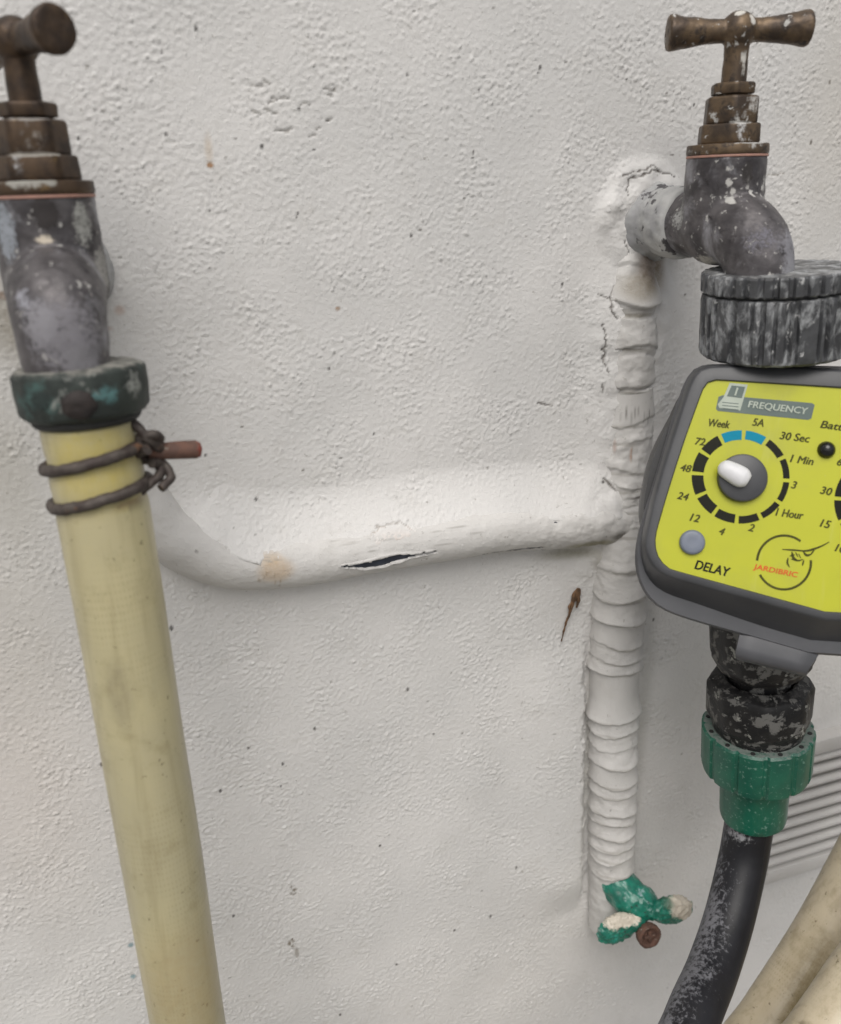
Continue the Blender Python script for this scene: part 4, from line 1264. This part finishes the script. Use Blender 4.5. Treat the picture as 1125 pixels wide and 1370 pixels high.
ld.lathe([(12 * ds_, 0.0002), (11.6 * ds_, 0.0012), (9.5 * ds_, 0.0026), (6.0 * ds_, 0.0036), (2.5 * ds_, 0.0040)], 40, p0=(c4[0], c4[1], 0))
ld.build('indicator_light', m_led, timer, sharp=60)

# hinge tab curling down from the back plate
rows = [((991, 836), (1100, 864), -0.0142), ((990, 850), (1096, 877), -0.0136), ((987, 864), (1087, 890), -0.0128), ((985, 874), (1082, 898), -0.0130), ((985, 880), (1080, 903), -0.0146), ((987, 883), (1080, 906), -0.0175), ((990, 882), (1080, 905), -0.021)]
tb = MB()
loops = []
for k in range(15):
    f = k / 14
    top, bot = [], []
    for (a, b_, n_) in rows:
        p, q = loc(*a, n_), loc(*b_, n_)
        e = 0.0012 * (1 - min(1, 8 * min(f, 1 - f))) 
        v = p * (1 - f) + q * f
        top.append(v - np.array([0, 0, e]))
        bot.append(v - np.array([0, -0.0004, 0.0024]))
    loops.append(top + bot[::-1])
tb.loft(loops)
tb.build('hinge_tab', m_plate, timer, sharp=60)

# world-space parts: put into timer's local frame
MDI = MD.inverted()
def to_local(mb):
    mb.V = [tuple(MDI @ Vector(v)) for v in mb.V]
    return mb
ca = at(1040, 430, sp[1])
ca = np.array([ca[0], sp[1], ca[2]])
CR = 0.0328
frontY = sp[1] - CR
z = lambda y: at(1040, y, frontY)[2]
cd = np.array([-0.085, 0.0, 1.0])
cd /= np.linalg.norm(cd)
def ribs(n, w, dep):
    def f(t, h, r):
        if r < CR * 0.9:
            return r
        a = (t * n / (2 * math.pi)) % 1.0
        e = abs(a - 0.5) * 2
        return r - dep * (1 if e > 1 - w else 0)
    return f
zt, zg, zg2, zb = z(369), z(398), z(402), z(493)
base = np.array([ca[0], ca[1], zb])
hh = zt - zb
ring = MB()
ring.lathe([(0.0200, zg - zb), (CR - 0.0006, zg - zb), (CR + 0.0003, zg - zb + 0.0007), (CR + 0.0003, hh - 0.0008), (CR - 0.0006, hh), (0.0150, hh + 0.0002)], 34 * 8, p0=base, d=cd, mod=ribs(34, 0.26, 0.0017))
to_local(ring).build('inlet_ring', m_collar, timer, sharp=28, rough=0.0002, rscale=300)
def ribs2(t, h, r):
    if r < CR * 0.9:
        return r
    k = 0.0
    for f, ph, w_, dp in ((15, 0.1, 0.20, 0.0019), (22, 0.55, 0.18, 0.0014), (9, 0.8, 0.12, 0.0018)):
        a = (t * f / (2 * math.pi) + ph) % 1.0
        e = abs(a - 0.5) * 2
        k = max(k, dp * min(1, max(0, (e - (1 - w_)) / 0.06)))
    edge = min(1.0, max(0.0, h / 0.004), max(0.0, (zg2 - zb - h) / 0.0015))
    return r - k * edge
hc = zg2 - zb
col = MB()
col.lathe([(0.020, 0.0), (CR - 0.002, 0.0), (CR - 0.0004, 0.0012), (CR, 0.003), (CR, 0.005), (CR, hc * 0.35), (CR, hc * 0.65), (CR, hc - 0.003), (CR - 0.0003, hc - 0.0008), (CR - 0.0010, hc), (0.020, hc)], 300, p0=base, d=cd, mod=ribs2)
to_local(col).build('inlet_collar', m_collar, timer, sharp=30, rough=0.00025, rscale=220)
nk = MB()
nk.lathe([(0.0180, -0.016), (0.0180, 0.0006), (0.0290, 0.0008), (0.0290, hc - 0.0005), (0.0290, zg - zb + 0.001), (0.016, zg - zb + 0.002)], 64, p0=base, d=cd)
to_local(nk).build('inlet_neck', m_greydark, timer, sharp=40)

# outlet below the timer
YO = -0.080
ax = [at(1022, 820, YO), at(1017, 905, YO), at(1015, 955, YO), at(1014, 970, YO), at(1012, 1026, YO), at(1007, 1091, YO)]
od = ax[-1] - ax[0]
od /= np.linalg.norm(od)
A0 = ax[0]
hh_ = [float((p - A0) @ od) for p in ax]
sc = ppm(ax[3])
sp_ = MB()
r1 = 67 / ppm(ax[0])
sp_.lathe([(r1, -0.004), (r1 * 1.03, 0.010), (r1 * 1.0, hh_[1] * 0.62), (r1 * 0.86, hh_[1] * 0.80), (r1 * 0.62, hh_[1] * 0.92), (r1 * 0.60, hh_[1] + 0.012)], 96, p0=A0, d=od,
         mod=lambda t, h, r: r * (1 + 0.012 * math.sin(14 * t)) if r > r1 * 0.9 else r)
to_local(sp_).build('outlet_spigot', m_chip, timer, sharp=40, rough=0.0005, rscale=200)
r2 = 67.5 / ppm(ax[1])
nut = MB()
hn0, hn1 = hh_[1] - 0.001, hh_[2] + 0.004
nut.lathe([(r2 * 0.56, hn0 + 0.010), (r2 * 0.62, hn0 + 0.002), (r2 * 0.70, hn0), (r2 * 0.94, hn0 + 0.003), (r2 * 1.0, hn0 + 0.006), (r2 * 1.0, hn1 - 0.006), (r2 * 0.96, hn1 - 0.003), (r2 * 0.90, hn1 - 0.002), (r2 * 0.88, hn1 + 0.004), (r2 * 0.5, hn1 + 0.004)], 96, p0=A0, d=od,
          mod=lambda t, h, r: (r / (max(math.cos(((t + 0.2) % (math.pi / 4)) - math.pi / 8), 0.945))) * 0.955 if r > r2 * 0.93 else r)
to_local(nut).build('outlet_nut', m_chip, timer, sharp=32, rough=0.0004, rscale=220, bevel=0.0005)

# ------------------------------------------------------------------ green hose connector
gcn = thing('hose_connector', 'dusty green plastic hose connector on top of the black hose', 'hose connector', A0)
h0, h1, h2 = hh_[3], hh_[4], hh_[5]
r3 = 71.5 / ppm(ax[3])
gn = MB()
def gribs(t, h, r):
    if r < r3 * 0.93:
        return r
    a = (t * 12 / (2 * math.pi)) % 1.0
    return r - (0.0011 if a < 0.14 else 0.0)
gn.lathe([(r3 * 0.70, h0 + 0.004), (r3 * 0.74, h0), (r3 * 0.96, h0), (r3 * 1.0, h0 + 0.0012), (r3 * 1.0, h0 + 0.004), (r3 * 0.995, h1 - 0.004), (r3 * 0.97, h1 - 0.0012), (r3 * 0.90, h1), (r3 * 0.4, h1)], 144, p0=A0, d=od, mod=gribs)
gn.build('nut', m_green, gcn, origin=A0, sharp=30, rough=0.0002, rscale=200)
tr = MB()
tr.lathe([(r3 * 0.5, h0 - 0.004), (r3 * 0.80, h0 - 0.004), (r3 * 0.82, h0 - 0.002), (r3 * 0.78, h0 + 0.002), (r3 * 0.5, h0 + 0.003)], 96, p0=A0, d=od)
tr.build('seal_ring', m_chip, gcn, origin=A0, sharp=40)
for k in range(12):
    q = 2 * math.pi * (k + 0.5) / 12
    a_, b_, _ = frame_from(od)
    p = A0 + od * (h0 - 0.0002) + (a_ * math.cos(q) + b_ * math.sin(q)) * r3 * 0.89
    MB().lathe([(0.0013, 0.0), (0.0012, 0.0004)], 12, p0=p, d=-od).build('recess', m_rubber, gcn, origin=A0)
r4 = 43.5 / ppm(ax[4])
sl = MB()
sl.lathe([(r4 * 0.95, h1 - 0.004), (r4 * 1.04, h1 + 0.0006), (r4 * 1.03, h1 + 0.003), (r4 * 1.0, h2 - 0.004), (r4 * 0.98, h2 - 0.001), (r4 * 0.93, h2), (r4 * 0.75, h2)], 96, p0=A0, d=od)
sl.build('sleeve', m_green, gcn, origin=A0, sharp=35, rough=0.0002, rscale=200)

# black hose
bh = [A0 + od * (h2 - 0.010), at(1001, 1110, -0.082), at(993, 1155, -0.087), at(975, 1230, -0.101), at(952, 1300, -0.118), at(924, 1368, -0.138)]
bh += [bh[-1] + (bh[-1] - bh[-2]) * 1.2 + np.array([0, 0, -0.02]), bh[-1] + (bh[-1] - bh[-2]) * 3 + np.array([0, -0.02, -0.12]), np.array([0.18, -0.35, -0.995]), np.array([-0.2, -0.5, -0.995])]
bhp = catmull(bh, 0.003)
bst = []
bst.append((at(990, 1135, -0.097), (0.018, 0.03, 0.010), (0.24, 0.24, 0.25), 0.62))
simple_tube('black_hose', bhp, 0.0136, m_blackhose, 'black dusty hose below the green connector', 'hose', bst, 64, wob=0.006)

# cream hoses in the lower right corner
def cream(pts, label, stains, group):
    P = [at(x, y, d) for x, y, d in pts]
    P = [P[0] + (P[0] - P[1]) * 1.5 + np.array([0.02, 0.0, 0.05])] + P + [P[-1] + (P[-1] - P[-2]) * 2.0, P[-1] + (P[-1] - P[-2]) * 5.0 + np.array([0, 0, -0.10]), np.array([P[-1][0] - 0.25, -0.35, -0.985]), np.array([P[-1][0] - 0.8, -0.5, -0.985])]
    return simple_tube('cream_hose', catmull(P, 0.004), 0.0185, m_chose, label, 'hose', stains, 64, group=group, wob=0.008)
GH = 'cream hoses in the corner'
cream([(1195, 1085, -0.105), (1157, 1160, -0.110), (1110, 1245, -0.115), (1070, 1310, -0.120), (1033, 1368, -0.125)],
      'long cream hose passing between the black hose and the rust-spotted hose', [(at(1058 + 66 * f, 1368 - 84 * f, -0.138), (0.005, 0.03, 0.010), (0.20, 0.15, 0.06), 0.55) for f in np.linspace(-0.1, 1.1, 9)] + [(at(1000 + 90 * f, 1345 - 160 * f, -0.125), (0.004, 0.03, 0.014), (0.27, 0.20, 0.12), 0.4) for f in np.linspace(-0.1, 1.1, 9)], GH)  # first row: crease shading painted in with brown dirt; second row: edge dirt
cream([(1196, 1255, -0.158), (1155, 1316, -0.163), (1127, 1358, -0.166), (1096, 1402, -0.170)],
      'cream hose with a brown rust spot, lowest in the corner', [(at(1084, 1352, -0.175), (0.006, 0.03, 0.006), (0.10, 0.045, 0.025), 1.0), (at(1092, 1334, -0.175), (0.004, 0.03, 0.005), (0.20, 0.11, 0.05), 0.8), (at(1072, 1362, -0.172), (0.008, 0.03, 0.010), (0.17, 0.11, 0.05), 0.6), (at(1100, 1322, -0.172), (0.006, 0.03, 0.012), (0.22, 0.16, 0.08), 0.5)], GH)  # rust spot first; last two marks paint in crease shading with dirt

# ------------------------------------------------------------------ painted louvre vent on the wall, behind the green connector
vx0, vx1 = at(1000, 1120)[0], at(1000, 1120)[0] + 0.30
vzt, vzb = at(1105, 975)[2], at(1075, 1152)[2]
vent = thing('vent_grille', 'pale painted louvred vent on the wall behind the green connector', 'vent', (vx0, 0, vzb))
o3 = (vx0, 0, vzb)
fm = MB()
fw_ = 0.012
fm.box(((vx0 + vx1) / 2, -0.004, vzb + fw_ / 2), ((vx1 - vx0) / 2, 0.0065, fw_ / 2))
fm.box(((vx0 + vx1) / 2, -0.004, vzt - fw_ / 2), ((vx1 - vx0) / 2, 0.0065, fw_ / 2))
fm.box((vx0 + fw_ / 2, -0.004, (vzb + vzt) / 2), (fw_ / 2, 0.0062, (vzt - vzb) / 2 - fw_))
fm.box((vx1 - fw_ / 2, -0.004, (vzb + vzt) / 2), (fw_ / 2, 0.0062, (vzt - vzb) / 2 - fw_))
fm.build('frame', m_slat, vent, origin=o3, bevel=0.0012)
ns = 9
hgt = (vzt - vzb - 2 * fw_) / ns
for k in range(ns):
    zc = vzb + fw_ + (k + 0.5) * hgt
    sm = MB()
    sm.tube([(vx0 + fw_ - 0.001, -0.0060, zc), ((vx0 + vx1) / 2, -0.0060, zc), (vx1 - fw_ + 0.001, -0.0060, zc)], hgt * 0.35, 14, ref=(0, 0, 1), squash=0.9)
    sm.build('slat', m_slat, vent, origin=o3, rough=0.0002)

# ------------------------------------------------------------------ teal wing valve at the foot of the vertical pipe
vc = at(846, 1212, -0.030)
valve = thing('wing_valve', 'flaking teal wing valve with rusty screw at the foot of the vertical pipe', 'valve', vc)
def rotm(ax_, deg):
    return np.array(Matrix.Rotation(math.radians(deg), 3, ax_))
s_v = ppm(vc)
px = lambda dx, dy, dyy=0.0: (RT * dx - UP * dy) / s_v + FW * dyy
wb = MB()
wb.ball(vc + px(10, -3, 0.002), (0.0125, 0.0125, 0.0115))
wb.lathe([(0.011, 0.0), (0.0125, 0.008), (0.0125, 0.026)], 24, p0=vc + px(6, 0, 0), d=np.array([-0.35, 1.0, 0.45]))
wb.build('valve_body', m_valve, valve, origin=vc, fuse=0.0008, rough=0.0009, rscale=140, stains=[(px(4, -22, 0), (0.009, 0.012, 0.005), (0.30, 0.42, 0.43), 0.7), (px(25, 12, 0), (0.006, 0.012, 0.004), (0.03, 0.035, 0.03), 0.7)])
wl_ = MB()
for f, r in zip(np.linspace(0, 1, 6), [(0.007, 0.006, 0.006), (0.008, 0.006, 0.007), (0.010, 0.006, 0.009), (0.011, 0.006, 0.011), (0.0105, 0.006, 0.011), (0.0085, 0.005, 0.009)]):
    wl_.ball(vc + px(0 - 34 * f, 14 + 14 * f, -0.006), r)
wl_.build('wing', m_valve, valve, origin=vc, fuse=0.0008, rough=0.0012, rscale=340, stains=[(px(-12, 4, -0.010), (0.015, 0.02, 0.0075), CREAM, 0.85), (px(-34, 8, -0.010), (0.011, 0.02, 0.008), CREAM, 0.7), (px(-30, 36, -0.012), (0.01, 0.02, 0.008), (0.03, 0.30, 0.24), 0.4)])
wr_ = MB()
for f, r in zip(np.linspace(0, 1, 6), [(0.007, 0.006, 0.006), (0.008, 0.006, 0.006), (0.009, 0.006, 0.008), (0.011, 0.006, 0.010), (0.011, 0.006, 0.010), (0.009, 0.005, 0.008)]):
    wr_.ball(vc + px(22 + 40 * f, 2 - 1 * f, -0.004), r)
wr_.build('wing', m_valve, valve, origin=vc, fuse=0.0008, rough=0.0012, rscale=340, stains=[(px(62, -6, -0.010), (0.0135, 0.02, 0.011), CREAM, 0.9), (px(72, 8, -0.010), (0.008, 0.02, 0.008), CREAM, 0.8), (px(40, -12, -0.010), (0.006, 0.02, 0.004), (0.006, 0.10, 0.06), 0.6)])
sc_ = MB()
scd = -FW * 0.9 + RT * 0.25 - UP * 0.1
sc_.lathe([(0.0045, -0.012), (0.006, -0.004), (0.0078, -0.002), (0.0082, 0.0), (0.0080, 0.0022), (0.0064, 0.0030), (0.0050, 0.0022), (0.0046, 0.0010)], 36, p0=vc + px(16, 29, -0.010), d=scd)
scr = sc_.build('screw', m_rust, valve, origin=vc, rough=0.0005, rscale=260, sharp=50)
a_, b_, d_ = frame_from(scd)
cr = MB()
cr.box(vc + px(16, 29, -0.010) + d_ * 0.0016, (0.0011, 0.0040, 0.0009), np.stack([a_, b_, d_], axis=-1))
cr.box(vc + px(16, 29, -0.010) + d_ * 0.00165, (0.0040, 0.0011, 0.0009), np.stack([a_, b_, d_], axis=-1))
cr.build('screw_cross', m_rust, scr, origin=vc, bevel=0.0003, rough=0.0002)

# ------------------------------------------------------------------ dry plant scrap on the wall
dp = [at(x, y, -0.003) for x, y in [(773, 787), (768, 795), (766, 806), (762, 820), (757, 834), (751, 858)]]
db = MB()
db.tube(catmull(dp, 0.0012), list(np.interp(np.linspace(0, 1, len(catmull(dp, 0.0012))), [0, 0.2, 0.5, 1], [0.0006, 0.0012, 0.0009, 0.0003])), 8)
db.ball(at(772, 796, -0.003), (0.0022, 0.0009, 0.0042), rotm('Y', 15))
db.tube([at(774, 792, -0.003), at(774, 803, -0.004), at(771, 813, -0.003)], [0.0006, 0.0011, 0.0005], 8)
db.tube([at(766, 804, -0.003), at(761, 812, -0.004), at(762, 820, -0.003)], [0.0005, 0.0009, 0.0003], 8)
tag(db.build('dry_stalk', m_dry, origin=dp[0], rough=0.0004, rscale=400), 'small brown dried plant stalk stuck on the wall left of the vertical pipe', 'dried stalk')

# every mesh carries the stain and tone attribute its material reads
for ob in list(COL.objects):
    if ob.type == 'MESH' and 'stain' not in ob.data.attributes:
        set_stain(ob.data, np.zeros((len(ob.data.vertices), 4)))
